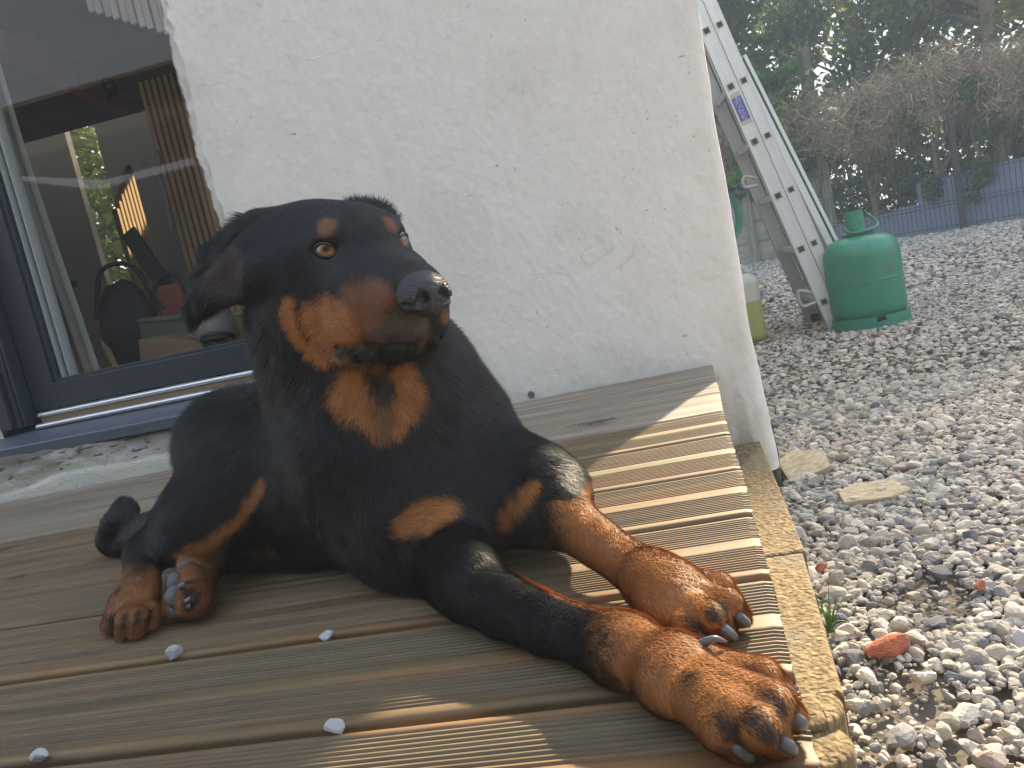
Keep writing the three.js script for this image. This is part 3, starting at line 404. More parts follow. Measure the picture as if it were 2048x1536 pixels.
// ---------- fence, hedge and trees at the back ----------
{
  const R = rng(301), grn = mat(0.012, 0.035, 0.028, { roughness: 0.5 }), postM = mat(0.035, 0.045, 0.05, { roughness: 0.5 });
  const A = V(1.55, 0, -10.35), Bp = V(3.92, 0, -7.96), Cp = V(6.2, 0, -5.6), D = V(8.4, 0, -3.3);
  const fence = thing('mesh_fence', 'dark green welded mesh fence with posts in front of the hedge', 'fence');
  for (const [a, b] of [[A, Bp], [Bp, Cp], [Cp, D]]) {
    const g = [], d = b.clone().sub(a), n = Math.round(d.length() / 0.055);
    for (let k = 1; k < n; k++) { const p = a.clone().addScaledVector(d, k / n); g.push(bar(p.clone().setY(0.03), p.clone().setY(1.27), 0.0055)); }
    for (const y of [0.06, 0.30, 0.34, 0.62, 0.66, 0.94, 0.98, 1.24]) g.push(bar(a.clone().setY(y), b.clone().setY(y), 0.007));
    tag(mesh('wire_panel', g, grn, fence), null, null, null, 'stuff');
  }
  for (const p of [Bp, Cp, D]) mesh('post', [box(0.06, 1.34, 0.05, p.x, 0.67, p.z + 0.03, 0.004), box(0.066, 0.02, 0.056, p.x, 1.345, p.z + 0.03)], postM, fence);
  // sheet fixed along the bottom of the fence
  const sheetM = mat(1, 1, 1, { roughness: 0.45, map: tex(256, 256, (u, v) => mix3([0.14, 0.185, 0.27], [0.19, 0.24, 0.34], fbm(u * 5, v * 5, 2, 3)), true) });
  const off = V(-0.03, 0, -0.03);
  const strip = (label, a, b, h0, h1) => { const o = mesh('plastic_sheet', grid(60, 10, (u, v) => { const p = a.clone().lerp(b, u), w = 0.012 * Math.sin(u * 40) + 0.02 * (fbm(u * 12, v * 3, 5, 2) - 0.5); return [p.x - w, v * mix(h0, h1, u), p.z - w]; }), Object.assign(sheetM.clone(), { side: THREE.DoubleSide })); tag(o, label, 'plastic sheet'); };
  strip('low grey blue sheet along the foot of the fence behind the gas bottle', V(2.86, 0, -9.12), V(3.70, 0, -8.28), 0.30, 0.38);
  strip('taller blue sheet along the fence at the right edge', V(3.62, 0, -8.34), V(6.6, 0, -5.3), 0.62, 0.74);
  // concrete plate wall at the left
  const con = tex(512, 256, (u, v) => { const n = fbm(u * 9, v * 9, 3, 4); return mix3(mix3([0.24, 0.24, 0.20], [0.42, 0.41, 0.36], n), [0.15, 0.19, 0.10], 0.7 * step(0.5, 0.72, fbm(u * 5, v * 4, 9, 3))); }, true);
  const cm = mat(1, 1, 1, { map: con, roughness: 0.95 });
  const cw = thing('concrete_fence', 'mossy concrete plate fence behind the ladder', 'fence');
  const ca = V(0.2, 0, -10.6), cb = V(2.86, 0, -9.3), cd = cb.clone().sub(ca).normalize();
  for (let k = 0; k < 4; k++) mesh('plate', bar(ca.clone().setY(0.14 + 0.285 * k), cb.clone().setY(0.14 + 0.285 * k), 0.04, 0.278), cm, cw);
  for (const t of [0.28, 0.64, 1]) { const p = ca.clone().lerp(cb, t); mesh('concrete_post', box(0.11, 1.26, 0.11, p.x, 0.63, p.z + 0.03, 0.01), cm, cw); }
  { const t = thing('wooden_pole', 'thin brown pole leaning against the concrete fence post', 'pole', null, [3.12, 0, -8.9]); mesh('pole_shaft', tube([V(0.12, 0.0, 0.1), V(-0.03, 0.55, 0), V(-0.22, 1.12, -0.12)], 0.016, 16, 7), mat(0.16, 0.085, 0.045), t); mesh('pole_tip', rod(V(-0.22, 1.12, -0.12), V(-0.228, 1.145, -0.125), 0.016, 0.008), mat(0.2, 0.11, 0.06), t); }

  // leaves: small bent quads in clumps
  const leafMat = (r, g, b) => { const m = new THREE.MeshPhysicalMaterial({ roughness: 1, specularIntensity: 0.2, transmission: 0.5, thickness: 0, side: THREE.DoubleSide, vertexColors: true }); m.color.setRGB(r, g, b); return m; };
  const barkM = mat(1, 1, 1, { roughness: 0.95, map: tex(128, 256, (u, v) => mix3([0.17, 0.13, 0.09], [0.38, 0.30, 0.22], fbm(u * 9, v * 12, 3, 4)), true) });
  function leaves(n, pick, size, long = 1.5) {
    const p = new Float32Array(n * 9), c = new Float32Array(n * 9), nn = new Float32Array(n * 9), e = V(0, 0, 0), a = V(0, 0, 0), b = V(0, 0, 0);
    for (let i = 0; i < n; i++) {
      const q = pick(); e.set(R() - 0.5, R() - 0.5, R() - 0.5).normalize(); a.set(R() - 0.5, R() - 0.6, R() - 0.5).normalize(); b.copy(e).cross(a).normalize(); const s = size * (0.6 + 0.8 * R()) * (q[4] ?? 1), br = (q[3] ?? 1) * (0.75 + 0.5 * R());
      const P = [[-b.x * s * 0.5, -b.y * s * 0.5, -b.z * s * 0.5], [b.x * s * 0.5, b.y * s * 0.5, b.z * s * 0.5], [a.x * s * long, a.y * s * long, a.z * s * long]];
      const nv = b.clone().cross(a).normalize();
      for (let k = 0; k < 3; k++) { const o = i * 9 + k * 3; p[o] = q[0] + P[k][0]; p[o + 1] = q[1] + P[k][1]; p[o + 2] = q[2] + P[k][2]; nn[o] = nv.x; nn[o + 1] = nv.y; nn[o + 2] = nv.z; c[o] = br * (0.9 + 0.25 * R()); c[o + 1] = br; c[o + 2] = br * 0.9; }
    }
    const g = new THREE.BufferGeometry(); g.setAttribute('position', new THREE.BufferAttribute(p, 3)); g.setAttribute('normal', new THREE.BufferAttribute(nn, 3)); g.setAttribute('color', new THREE.BufferAttribute(c, 3)); return g;
  }
  function tree(label, x, z, h, r, n, leaf, size, lo = 0.12) {
    const t = thing('tree', label, 'tree', 'tall leafy trees behind the hedge', [x, 0, z]);
    const limbs = [tube([V(0, 0, 0), V(0.1 * R(), h * 0.35, 0.1 * R()), V(0.2 * (R() - 0.5), h * 0.8, 0.2 * (R() - 0.5))], 0.11, 12, 8)], clumps = [];
    for (let k = 0; k < 54; k++) {
      const a = R() * 6.3, y = h * (lo + (0.98 - lo) * R()), rr = r * Math.sqrt(1 - Math.pow((y / h - 0.45) / 0.60, 4) || 0) * (0.35 + 0.65 * R()); if (!(rr > 0)) continue;
      const q = V(rr * Math.cos(a), y, rr * Math.sin(a)); clumps.push([q, r * (0.18 + 0.2 * R()), 0.7 + 0.6 * R()]);
      if (k % 2) limbs.push(rod(V(0, y * 0.75, 0), q, 0.035, 0.012, 6));
    }
    mesh('trunk', limbs, barkM, t);
    mesh('crown', leaves(n, () => { const c = clumps[Math.floor(R() * clumps.length)], a = R() * 6.3, u = 2 * R() - 1, w = c[1] * Math.cbrt(R()), s = Math.sqrt(1 - u * u); return [c[0].x + w * s * Math.cos(a), c[0].y + w * 0.75 * u, c[0].z + w * s * Math.sin(a), c[2]]; }, size), leaf, t);
  }
  const dk = leafMat(0.075, 0.135, 0.055), md = leafMat(0.10, 0.17, 0.07), yl = leafMat(0.20, 0.25, 0.07), con1 = leafMat(0.085, 0.23, 0.05);
  tree('dark tree rising directly above the ladder top', 1.2, -13.0, 8.6, 2.1, 15000, dk, 0.085);
  tree('dark tree behind the bright conifer shrub', 3.6, -12.6, 8.3, 2.2, 17000, dk, 0.085);
  tree('sunlit yellow green tree over the bare hedge in the middle', 5.9, -11.4, 7.7, 2.1, 15000, yl, 0.085);
  tree('blue green tree at the right edge over the fence', 8.2, -9.6, 6.3, 2.2, 16000, md, 0.085);
  tree('tree beyond the right edge shading the yard', 10.4, -7.4, 6.0, 2.2, 12000, md, 0.1);
  tree('tall tree between the sunlit tree and the dark one', 4.9, -14.0, 9.2, 2.4, 14000, md, 0.1);
  tree('tall tree standing far back behind the ladder', -0.6, -15.5, 8.6, 2.3, 12000, md, 0.1);
  tree('tall tree far back at the right edge', 7.4, -12.8, 8.6, 2.4, 14000, dk, 0.1);

  // low growth behind the hedge, too dense to count
  tag(mesh('undergrowth', leaves(26000, () => { const t = R(), q = V(-1.5, 0, -14.6).lerp(V(12.0, 0, -4.6), t), h = 0.6 + 0.9 * fbm(t * 14, 1, 2, 2); return [q.x + 0.7 * (R() - 0.5), h * Math.pow(R(), 0.8), q.z + 0.7 * (R() - 0.5), 0.5 + 0.9 * fbm(t * 30, 3, R() * 2, 2)]; }, 0.06), dk), 'dark leafy undergrowth filling the foot of the hedge', null, null, 'stuff');
  { const t = thing('garden_shrub', 'olive green shrub outside the back opening of the room behind the pane', 'shrub', null, [-4.7, 0, -5.4]); mesh('trunk', rod(V(0, 0, 0), V(0, 1.2, 0), 0.04, 0.02), barkM, t); mesh('crown', leaves(9000, () => { const a = R() * 6.3, u = R() * 2 - 1, r = 0.9 * Math.cbrt(R()); return [r * Math.cos(a) * Math.sqrt(1 - u * u), 1.7 + 1.7 * r * u, r * Math.sin(a) * Math.sqrt(1 - u * u), 0.6 + 0.7 * R()]; }, 0.06), yl, t); }
  // bright conifer shrub
  { const t = thing('conifer_shrub', 'bright green conifer shrub between the ladder and the bare hedge', 'shrub', null, [2.45, 0, -9.75]);
    mesh('trunk', [tube([V(0, 0, 0), V(0.05, 0.7, 0), V(0, 1.9, 0)], 0.05, 10, 8)], barkM, t);
    const sprays = []; for (let k = 0; k < 130; k++) { const a = R() * 6.3, y = 0.85 + 1.6 * R(), l = (0.95 - 0.33 * (y - 0.9)) * (0.5 + 0.5 * R()); sprays.push([a, y, l, 0.6 + 0.8 * R()]); }
    mesh('crown', leaves(16000, () => { const s = sprays[Math.floor(R() * sprays.length)], f = Math.sqrt(R()), w = 0.11 * (1.1 - f); return [Math.cos(s[0]) * s[2] * f + w * (R() - 0.5) * 2, s[1] + 0.25 * f - 0.12 * f * f + w * (R() - 0.5), Math.sin(s[0]) * s[2] * f + w * (R() - 0.5) * 2, s[3] * (0.5 + 0.7 * f)]; }, 0.035, 2.4), con1, t); }

  // bare hedge trees: trunk, forks, a mass of dry twigs
  const twigM = mat(1, 1, 1, { vertexColors: true, roughness: 0.95 });
  const hedge = [[2.75, -9.55], [3.35, -9.05], [3.95, -8.5], [4.45, -8.0], [4.95, -7.45], [5.5, -6.95], [6.0, -6.4], [6.6, -5.8], [1.9, -10.5], [1.2, -10.9]];
  hedge.forEach(([x, z], i) => {
    const where = ['nearest the concrete post', 'above the gas bottle', 'left of the fence post', 'right of the fence post', 'second to the right of the fence post', 'third to the right of the fence post', 'at the right edge of the view', 'just beyond the right edge', 'behind the concrete plates', 'behind the wall corner'][i];
    const t = thing('hedge_tree', `bare brown hedge tree with dry twigs, ${where}`, 'hedge tree', 'bare hedge trees behind the mesh fence', [x, 0, z]);
    const h = 1.55 + 0.2 * R(), tips = [], g = [tube([V(0, 0, 0), V(0.04 * (R() - 0.5), h * 0.3, 0), V(0.08 * (R() - 0.5), h * 0.62, 0.04)], 0.042, 10, 7)];
    for (let k = 0; k < 7; k++) { const a = R() * 6.3, y0 = h * (0.3 + 0.3 * R()), q = V(0.45 * Math.cos(a) * (0.4 + 0.6 * R()), h * (0.8 + 0.25 * R()), 0.45 * Math.sin(a)); g.push(tube([V(0, y0, 0), V(q.x * 0.7, y0 + (q.y - y0) * 0.3, q.z * 0.7), q], 0.016 + 0.008 * R(), 8, 6)); tips.push(q); }
    mesh('trunk', g, barkM, t);
    mesh('twigs', leaves(6000, () => { const q = tips[Math.floor(R() * tips.length)], w = 0.34; return [q.x + w * (R() + R() - 1), h * 0.72 + (h * 0.55) * R() * (0.6 + 0.4 * R()), q.z + w * (R() + R() - 1), 0.7 + 0.6 * R(), 1]; }, 0.0075, 22), (() => { const m = twigM.clone(); m.side = THREE.DoubleSide; m.color.setRGB(0.34, 0.28, 0.20); return m; })(), t);
    mesh('green_sprigs', leaves(2400, () => { const b = i * 7 + Math.floor(R() * 6), a = hash3(b, 1, 2) * 6.3, y = 0.35 + 1.3 * hash3(b, 4, 1); return [0.35 * Math.cos(a) + 0.2 * (R() - 0.5), y + 0.25 * (R() - 0.5), 0.35 * Math.sin(a) + 0.2 * (R() - 0.5), 0.6 + 0.7 * hash3(b, 2, 9)]; }, 0.04, 1.8), i % 3 === 1 ? yl : md, t);
  });
}


// ---------- the dog ----------

// ---- dog: a distance field in deck space (x, height above the deck, z), metres ----
const HEAD = { t: [-0.2287, 0.3286, 0.9874], R: null };
{
  const [y, p, r] = [-0.7859, -0.1197, -0.0343];
  const cy = Math.cos(y), sy = Math.sin(y), cp = Math.cos(p), sp = Math.sin(p), cr = Math.cos(r), sr = Math.sin(r);
  const mul = (A, B) => A.map((_, i) => B[0].map((_, j) => A[i][0] * B[0][j] + A[i][1] * B[1][j] + A[i][2] * B[2][j]));
  HEAD.R = mul(mul([[cy, 0, sy], [0, 1, 0], [-sy, 0, cy]], [[cp, -sp, 0], [sp, cp, 0], [0, 0, 1]]), [[1, 0, 0], [0, cr, -sr], [0, sr, cr]]);
}
const toHead = (x, y, z) => {
  const R = HEAD.R, a = x - HEAD.t[0], b = y - HEAD.t[1], c = z - HEAD.t[2];
  return [R[0][0] * a + R[1][0] * b + R[2][0] * c, R[0][1] * a + R[1][1] * b + R[2][1] * c, R[0][2] * a + R[1][2] * b + R[2][2] * c];
};
const fromHead = (f, u, s) => [0, 1, 2].map(i => HEAD.t[i] + HEAD.R[i][0] * f + HEAD.R[i][1] * u + HEAD.R[i][2] * s);
const headDir = (f, u, s) => [0, 1, 2].map(i => HEAD.R[i][0] * f + HEAD.R[i][1] * u + HEAD.R[i][2] * s);
const capD = (x, y, z, q) => {          // tapered capsule
  const px = x - q.a[0], py = y - q.a[1], pz = z - q.a[2];
  let h = (px * q.d[0] + py * q.d[1] + pz * q.d[2]) / q.l2; h = h < 0 ? 0 : h > 1 ? 1 : h;
  const ex = px - q.d[0] * h, ey = py - q.d[1] * h, ez = pz - q.d[2] * h;
  return Math.sqrt(ex * ex + ey * ey + ez * ez) - (q.ra + (q.rb - q.ra) * h);
};
const ellD = (x, y, z, q) => {          // ellipsoid with its own axes
  const a = x - q.c[0], b = y - q.c[1], c = z - q.c[2], A = q.ax;
  const u = (A[0][0] * a + A[0][1] * b + A[0][2] * c), v = (A[1][0] * a + A[1][1] * b + A[1][2] * c), w = (A[2][0] * a + A[2][1] * b + A[2][2] * c);
  const r = q.r, k0 = Math.hypot(u / r[0], v / r[1], w / r[2]), k1 = Math.hypot(u / (r[0] * r[0]), v / (r[1] * r[1]), w / (r[2] * r[2]));
  return k1 < 1e-9 ? -Math.min(r[0], r[1], r[2]) : k0 * (k0 - 1) / k1;
};
const PR = { body: [], head: [] };
const I3 = [[1, 0, 0], [0, 1, 0], [0, 0, 1]];
const cap = (set, a, b, ra, rb, k = 0.03, cut = false) => {
  const d = [b[0] - a[0], b[1] - a[1], b[2] - a[2]], l2 = d[0] * d[0] + d[1] * d[1] + d[2] * d[2] + 1e-12;
  set.push({ f: capD, a, d, l2, ra, rb, k, cut, m: [a[0] + d[0] / 2, a[1] + d[1] / 2, a[2] + d[2] / 2], br: Math.sqrt(l2) / 2 + Math.max(ra, rb) });
};
const ell = (set, c, r, k = 0.03, ax = I3, cut = false) => set.push({ f: ellD, c, r, ax, k, cut, m: c, br: Math.max(...r) });
const chain = (set, pts, k) => { for (let i = 0; i + 1 < pts.length; i++) cap(set, pts[i].slice(0, 3), pts[i + 1].slice(0, 3), pts[i][3], pts[i + 1][3], i && k < 0.035 ? Math.min(k, 0.004) : k); };
const axes = (d, up) => {               // rows: along d, up made square to it, the third
  const n = v => { const l = Math.hypot(...v); return v.map(t => t / l); }, cr = (a, b) => [a[1] * b[2] - a[2] * b[1], a[2] * b[0] - a[0] * b[2], a[0] * b[1] - a[1] * b[0]];
  const x = n(d), z = n(cr(x, up)), y = cr(z, x); return [x, y, z];
};
{
  const B = PR.body, H = PR.head;
  // trunk
  chain(B, [[-0.265, 0.10, 0.90, 0.098], [-0.39, 0.10, 0.81, 0.10], [-0.50, 0.060, 0.765, 0.060]], 0.06);
  chain(B, [[-0.275, 0.082, 0.925, 0.08], [-0.40, 0.085, 0.845, 0.085]], 0.05);
  // forechest and neck, with the loose skin at its side
  chain(B, [[-0.24, 0.10, 0.925, 0.08], [-0.265, 0.18, 0.915, 0.086], [-0.295, 0.275, 0.935, 0.076]], 0.06);
  chain(B, [[-0.315, 0.15, 0.88, 0.07], [-0.316, 0.24, 0.92, 0.050]], 0.06);
  chain(B, [[-0.24, 0.13, 0.835, 0.053], [-0.258, 0.205, 0.875, 0.045]], 0.05);
  // right (near) shoulder, upper arm, forearm, wrist
  chain(B, [[-0.29, 0.13, 0.965, 0.055], [-0.245, 0.065, 0.985, 0.042]], 0.05);
  chain(B, [[-0.1867, 0.0340, 1.0610, 0.026], [-0.1663, 0.0320, 1.0986, 0.0265], [-0.1374, 0.0260, 1.1282, 0.0235], [-0.1009, 0.0225, 1.1609, 0.0205], [-0.0665, 0.0210, 1.1912, 0.020], [-0.0421, 0.0220, 1.2149, 0.021]], 0.02);
  ell(B, [-0.2374, 0.0394, 0.9750], [0.036, 0.036, 0.036], 0.08);
  cap(B, [-0.255, 0.085, 0.94], [-0.2106, 0.0294, 1.0000], 0.062, 0.022, 0.06);
  cap(B, [-0.2249, 0.0328, 0.9900], [-0.1812, 0.0360, 1.0740], 0.030, 0.026, 0.03);
    // left (far) shoulder, upper arm, forearm, wrist
  chain(B, [[-0.20, 0.11, 0.885, 0.055], [-0.165, 0.085, 0.94, 0.042]], 0.05);
  chain(B, [[-0.1463, 0.0597, 0.9300, 0.038], [-0.1072, 0.0590, 0.9850, 0.0315], [-0.0844, 0.0500, 1.0289, 0.025], [-0.0606, 0.0400, 1.0617, 0.0205], [-0.0344, 0.0300, 1.0980, 0.019], [-0.0139, 0.0260, 1.1338, 0.0205]], 0.02);
  ell(B, [-0.1222, 0.0609, 0.9550], [0.05, 0.042, 0.045], 0.05, axes([0.5, -0.2, 0.8], [0, 1, 0]));
  // near front paw
  chain(B, [[-0.0454, 0.0220, 1.2141, 0.020], [-0.0175, 0.0240, 1.2460, 0.0205]], 0.02);
  ell(B, [-0.0063, 0.0220, 1.2602], [0.027, 0.0195, 0.026], 0.02);
  chain(B, [[0.0037, 0.0260, 1.2504, 0.0115], [0.0359, 0.0260, 1.2711, 0.0102], [0.0461, 0.0110, 1.2613, 0.0085]], 0.005);
  chain(B, [[0.0049, 0.0300, 1.2725, 0.0120], [0.0352, 0.0310, 1.3048, 0.0110], [0.0451, 0.0120, 1.2903, 0.0095]], 0.005);
  chain(B, [[-0.0019, 0.0290, 1.2813, 0.0120], [0.0248, 0.0300, 1.3223, 0.0110], [0.0338, 0.0120, 1.3103, 0.0095]], 0.005);
  chain(B, [[-0.0094, 0.0240, 1.2776, 0.0115], [0.0061, 0.0240, 1.3124, 0.0102], [0.0136, 0.0110, 1.3100, 0.0085]], 0.005);
  // far front paw
  chain(B, [[-0.0173, 0.0260, 1.1264, 0.020], [-0.0057, 0.0270, 1.1525, 0.0195]], 0.02);
  ell(B, [-0.0020, 0.0220, 1.1546], [0.025, 0.0185, 0.025], 0.02);
  chain(B, [[0.0088, 0.0240, 1.1280, 0.0098], [0.0292, 0.0230, 1.1415, 0.0093], [0.0354, 0.0100, 1.1343, 0.0078]], 0.005);
  chain(B, [[0.0088, 0.0270, 1.1521, 0.0105], [0.0302, 0.0270, 1.1782, 0.0100], [0.0373, 0.0110, 1.1683, 0.0086]], 0.005);
  chain(B, [[-0.0013, 0.0280, 1.1674, 0.0105], [0.0165, 0.0270, 1.1936, 0.0100], [0.0243, 0.0110, 1.1852, 0.0086]], 0.005);
  chain(B, [[-0.0090, 0.0240, 1.1671, 0.0100], [-0.0009, 0.0210, 1.1897, 0.0093], [0.0040, 0.0100, 1.1821, 0.0078]], 0.005);
  // right hind leg: thigh, shank, hock, foot
  chain(B, [[-0.505, 0.085, 0.795, 0.060], [-0.445, 0.125, 0.86, 0.058]], 0.05);
  ell(B, [-0.4935, 0.1437, 0.8400], [0.062, 0.066, 0.065], 0.05);
  chain(B, [[-0.44, 0.11, 0.875, 0.055], [-0.50, 0.08, 0.92, 0.044], [-0.5840, 0.0520, 0.9008, 0.024]], 0.04);
  chain(B, [[-0.5921, 0.0500, 0.9140, 0.021], [-0.5522, 0.0400, 0.9778, 0.0175], [-0.5536, 0.0280, 0.9942, 0.018]], 0.015);
  ell(B, [-0.5588, 0.0240, 0.9901], [0.024, 0.018, 0.024], 0.015);
  chain(B, [[-0.5648, 0.0280, 0.9847, 0.009], [-0.5664, 0.0220, 1.0101, 0.0095], [-0.5784, 0.0090, 1.0096, 0.0085]], 0.006);
  chain(B, [[-0.5594, 0.0280, 0.9900, 0.009], [-0.5402, 0.0230, 1.0307, 0.010], [-0.5488, 0.0090, 1.0294, 0.009]], 0.006);
  chain(B, [[-0.5519, 0.0280, 0.9923, 0.009], [-0.5264, 0.0230, 1.0303, 0.010], [-0.5321, 0.0090, 1.0308, 0.009]], 0.006);
  chain(B, [[-0.5475, 0.0280, 0.9901, 0.009], [-0.5247, 0.0210, 1.0137, 0.0095], [-0.5254, 0.0090, 1.0147, 0.0085]], 0.006);
  // left hind leg on the deck, sole turned to the viewer
  chain(B, [[-0.3989, 0.0300, 0.8915, 0.035], [-0.4530, 0.0200, 0.8880, 0.02], [-0.5149, 0.0220, 0.8904, 0.0165], [-0.5070, 0.0280, 0.9400, 0.0165]], 0.02);
  chain(B, [[-0.5004, 0.0300, 0.9536, 0.018], [-0.4812, 0.0220, 1.0041, 0.018]], 0.015);
  chain(B, [[-0.4925, 0.0400, 0.9791, 0.010], [-0.5029, 0.0480, 0.9704, 0.010]], 0.006);
  chain(B, [[-0.4871, 0.0340, 0.9863, 0.011], [-0.5181, 0.0320, 0.9727, 0.010]], 0.006);
  chain(B, [[-0.4841, 0.0260, 1.0000, 0.012], [-0.5106, 0.0240, 0.9933, 0.011]], 0.006);
  chain(B, [[-0.4845, 0.0160, 1.0042, 0.011], [-0.5064, 0.0130, 1.0006, 0.0105]], 0.006);
  // tail
  chain(B, [[-0.58, 0.055, 0.82, 0.034], [-0.6932, 0.0300, 0.7558, 0.031], [-0.7767, 0.0240, 0.7133, 0.0265], [-0.7431, 0.0500, 0.7445, 0.023], [-0.7473, 0.0613, 0.7200, 0.0195]], 0.02);
  // ---- head (f forward, u up, s to the dog's right) ----
  ell(H, [-0.062, -0.006, 0], [0.080, 0.050, 0.066], 0.03);                       // skull
  ell(H, [-0.078, 0.008, 0.022], [0.045, 0.036, 0.042], 0.03);
  ell(H, [-0.015, 0.006, 0], [0.040, 0.028, 0.040], 0.03);                        // forehead
  for (const s of [-1, 1]) {
    ell(H, [-0.055, -0.042, 0.040 * s], [0.052, 0.044, 0.032], 0.035);            // cheek muscle
    ell(H, [-0.006, 0.0135, 0.028 * s], [0.022, 0.009, 0.013], 0.016);            // brow
    ell(H, [0.014, -0.024, 0.034 * s], [0.034, 0.014, 0.010], 0.02);              // cheekbone
    ell(H, [0.010, -0.058, 0.034 * s], [0.036, 0.030, 0.016], 0.02);              // side of the face
    ell(H, [0.050, -0.062, 0.0205 * s], [0.048, 0.027, 0.0185], 0.018, axes([1, -0.06, -0.14 * s], [0, 1, 0]));   // upper lip
    ell(H, [0.086, -0.066, 0.011 * s], [0.017, 0.023, 0.013], 0.008);             // front of the lip under the nose
    ell(H, [0.024, -0.088, 0.030 * s], [0.020, 0.008, 0.007], 0.008);             // fold at the corner of the mouth
  }
  cap(H, [0.0, -0.030, 0], [0.080, -0.034, 0], 0.034, 0.020, 0.03);               // bridge of the muzzle
  ell(H, [0.050, -0.040, 0], [0.050, 0.021, 0.031], 0.02);
  cap(H, [-0.03, -0.080, 0], [0.070, -0.084, 0], 0.028, 0.0145, 0.012);            // lower jaw
  for (const s of [-1, 1]) {
    chain(H, [[0.022, -0.0895, 0.041 * s, 0.0038], [0.048, -0.0905, 0.029 * s, 0.0034], [0.080, -0.0885, 0.014 * s, 0.003]], 0.006);   // lower lip
    for (const [a, b] of [[[0.016, -0.079, 0.052], [0.024, -0.0845, 0.0475]], [[0.024, -0.0845, 0.0475], [0.042, -0.083, 0.0395]], [[0.042, -0.083, 0.0395], [0.076, -0.0825, 0.0245]], [[0.076, -0.0825, 0.0245], [0.100, -0.0795, 0.010]]]) cap(H, [a[0], a[1], a[2] * s], [b[0], b[1], b[2] * s], 0.0022, 0.0020, 0.004, true);   // line of the mouth
  }
  ell(H, [0.0120, 0.0022, 0.0430], [0.0114, 0.0065, 0.0165], 0.005, axes([0.71, -0.10, -0.70], [0, 1, 0]), true);   // eye sockets
  ell(H, [0.0195, 0.0022, -0.0365], [0.0114, 0.0065, 0.0165], 0.005, axes([0.43, -0.10, 0.90], [0, 1, 0]), true);
  cap(H, [0.106, -0.055, 0], [0.104, -0.088, 0], 0.0015, 0.0015, 0.006, true);    // groove under the nose
  // right ear: a thin flap thrown back, its inside showing
  {
    const b0 = [-0.3398, 0.3730, 0.9600], b1 = [-0.3358, 0.3475, 0.9850], b2 = [-0.3272, 0.3235, 1.0000];
    const r0 = [-0.3702, 0.3663, 0.9550], r1 = [-0.3956, 0.3566, 0.9500], r2 = [-0.4105, 0.3354, 0.9550], r3 = [-0.4160, 0.3046, 0.9750], r4 = [-0.3935, 0.3152, 0.9850], r5 = [-0.3626, 0.3165, 1.0000];
    const Q = [];
    for (const [a, b, ra, rb] of [[b0, r0, 0.010, 0.008], [b0, r1, 0.009, 0.007], [b1, r1, 0.007, 0.007], [b1, r2, 0.007, 0.006], [b1, r3, 0.007, 0.004], [b2, r3, 0.007, 0.004], [b2, r4, 0.008, 0.0055], [b2, r5, 0.012, 0.008], [r0, r1, 0.008, 0.007], [r1, r2, 0.007, 0.0065], [r2, r3, 0.0065, 0.004], [r3, r4, 0.004, 0.0055], [r4, r5, 0.0055, 0.008]]) cap(B, a, b, ra, rb, 0.012);
    cap(B, b1, [-0.3971, 0.3330, 0.9680], 0.009, 0.008, 0.014); cap(B, b2, [-0.3881, 0.3217, 0.9800], 0.009, 0.007, 0.014); cap(B, b1, r4, 0.008, 0.006, 0.014);
    ell(B, [-0.3543, 0.3360, 1.0080], [0.020, 0.031, 0.014], 0.010, I3, true);
    // left ear behind the skull
    chain(B, [[-0.2608, 0.3746, 0.8750, 0.009], [-0.2417, 0.3667, 0.8750, 0.010], [-0.2271, 0.3484, 0.8800, 0.008]], 0.012);
  }

}
function evalSet(set, x, y, z, start) {
  let d = start;
  for (let i = 0; i < set.length; i++) {
    const q = set[i], lb = Math.hypot(x - q.m[0], y - q.m[1], z - q.m[2]) - q.br;
    if (q.cut) {
      if (lb > q.k - d && lb > q.k) continue;
      const e = -q.f(x, y, z, q), k = q.k, h = Math.max(k - Math.abs(d - e), 0) / k;
      d = Math.max(d, e) + h * h * k * 0.25;
    } else {
      if (lb > d + q.k) continue;
      const e = q.f(x, y, z, q), k = q.k, h = Math.max(k - Math.abs(d - e), 0) / k;
      d = Math.min(d, e) - h * h * k * 0.25;
    }
  }
  return d;
}
function dogSDF(x, y, z) {
  let d = evalSet(PR.body, x, y, z, 1);
  const hx = x - HEAD.t[0], hy = y - HEAD.t[1], hz = z - HEAD.t[2];
  if (hx * hx + hy * hy + hz * hz < 0.09) { const l = toHead(x, y, z); const e = evalSet(PR.head, l[0], l[1], l[2], 1); const k = 0.035, h = Math.max(k - Math.abs(d - e), 0) / k; d = Math.min(d, e) - h * h * k * 0.25; }
  return d;
}

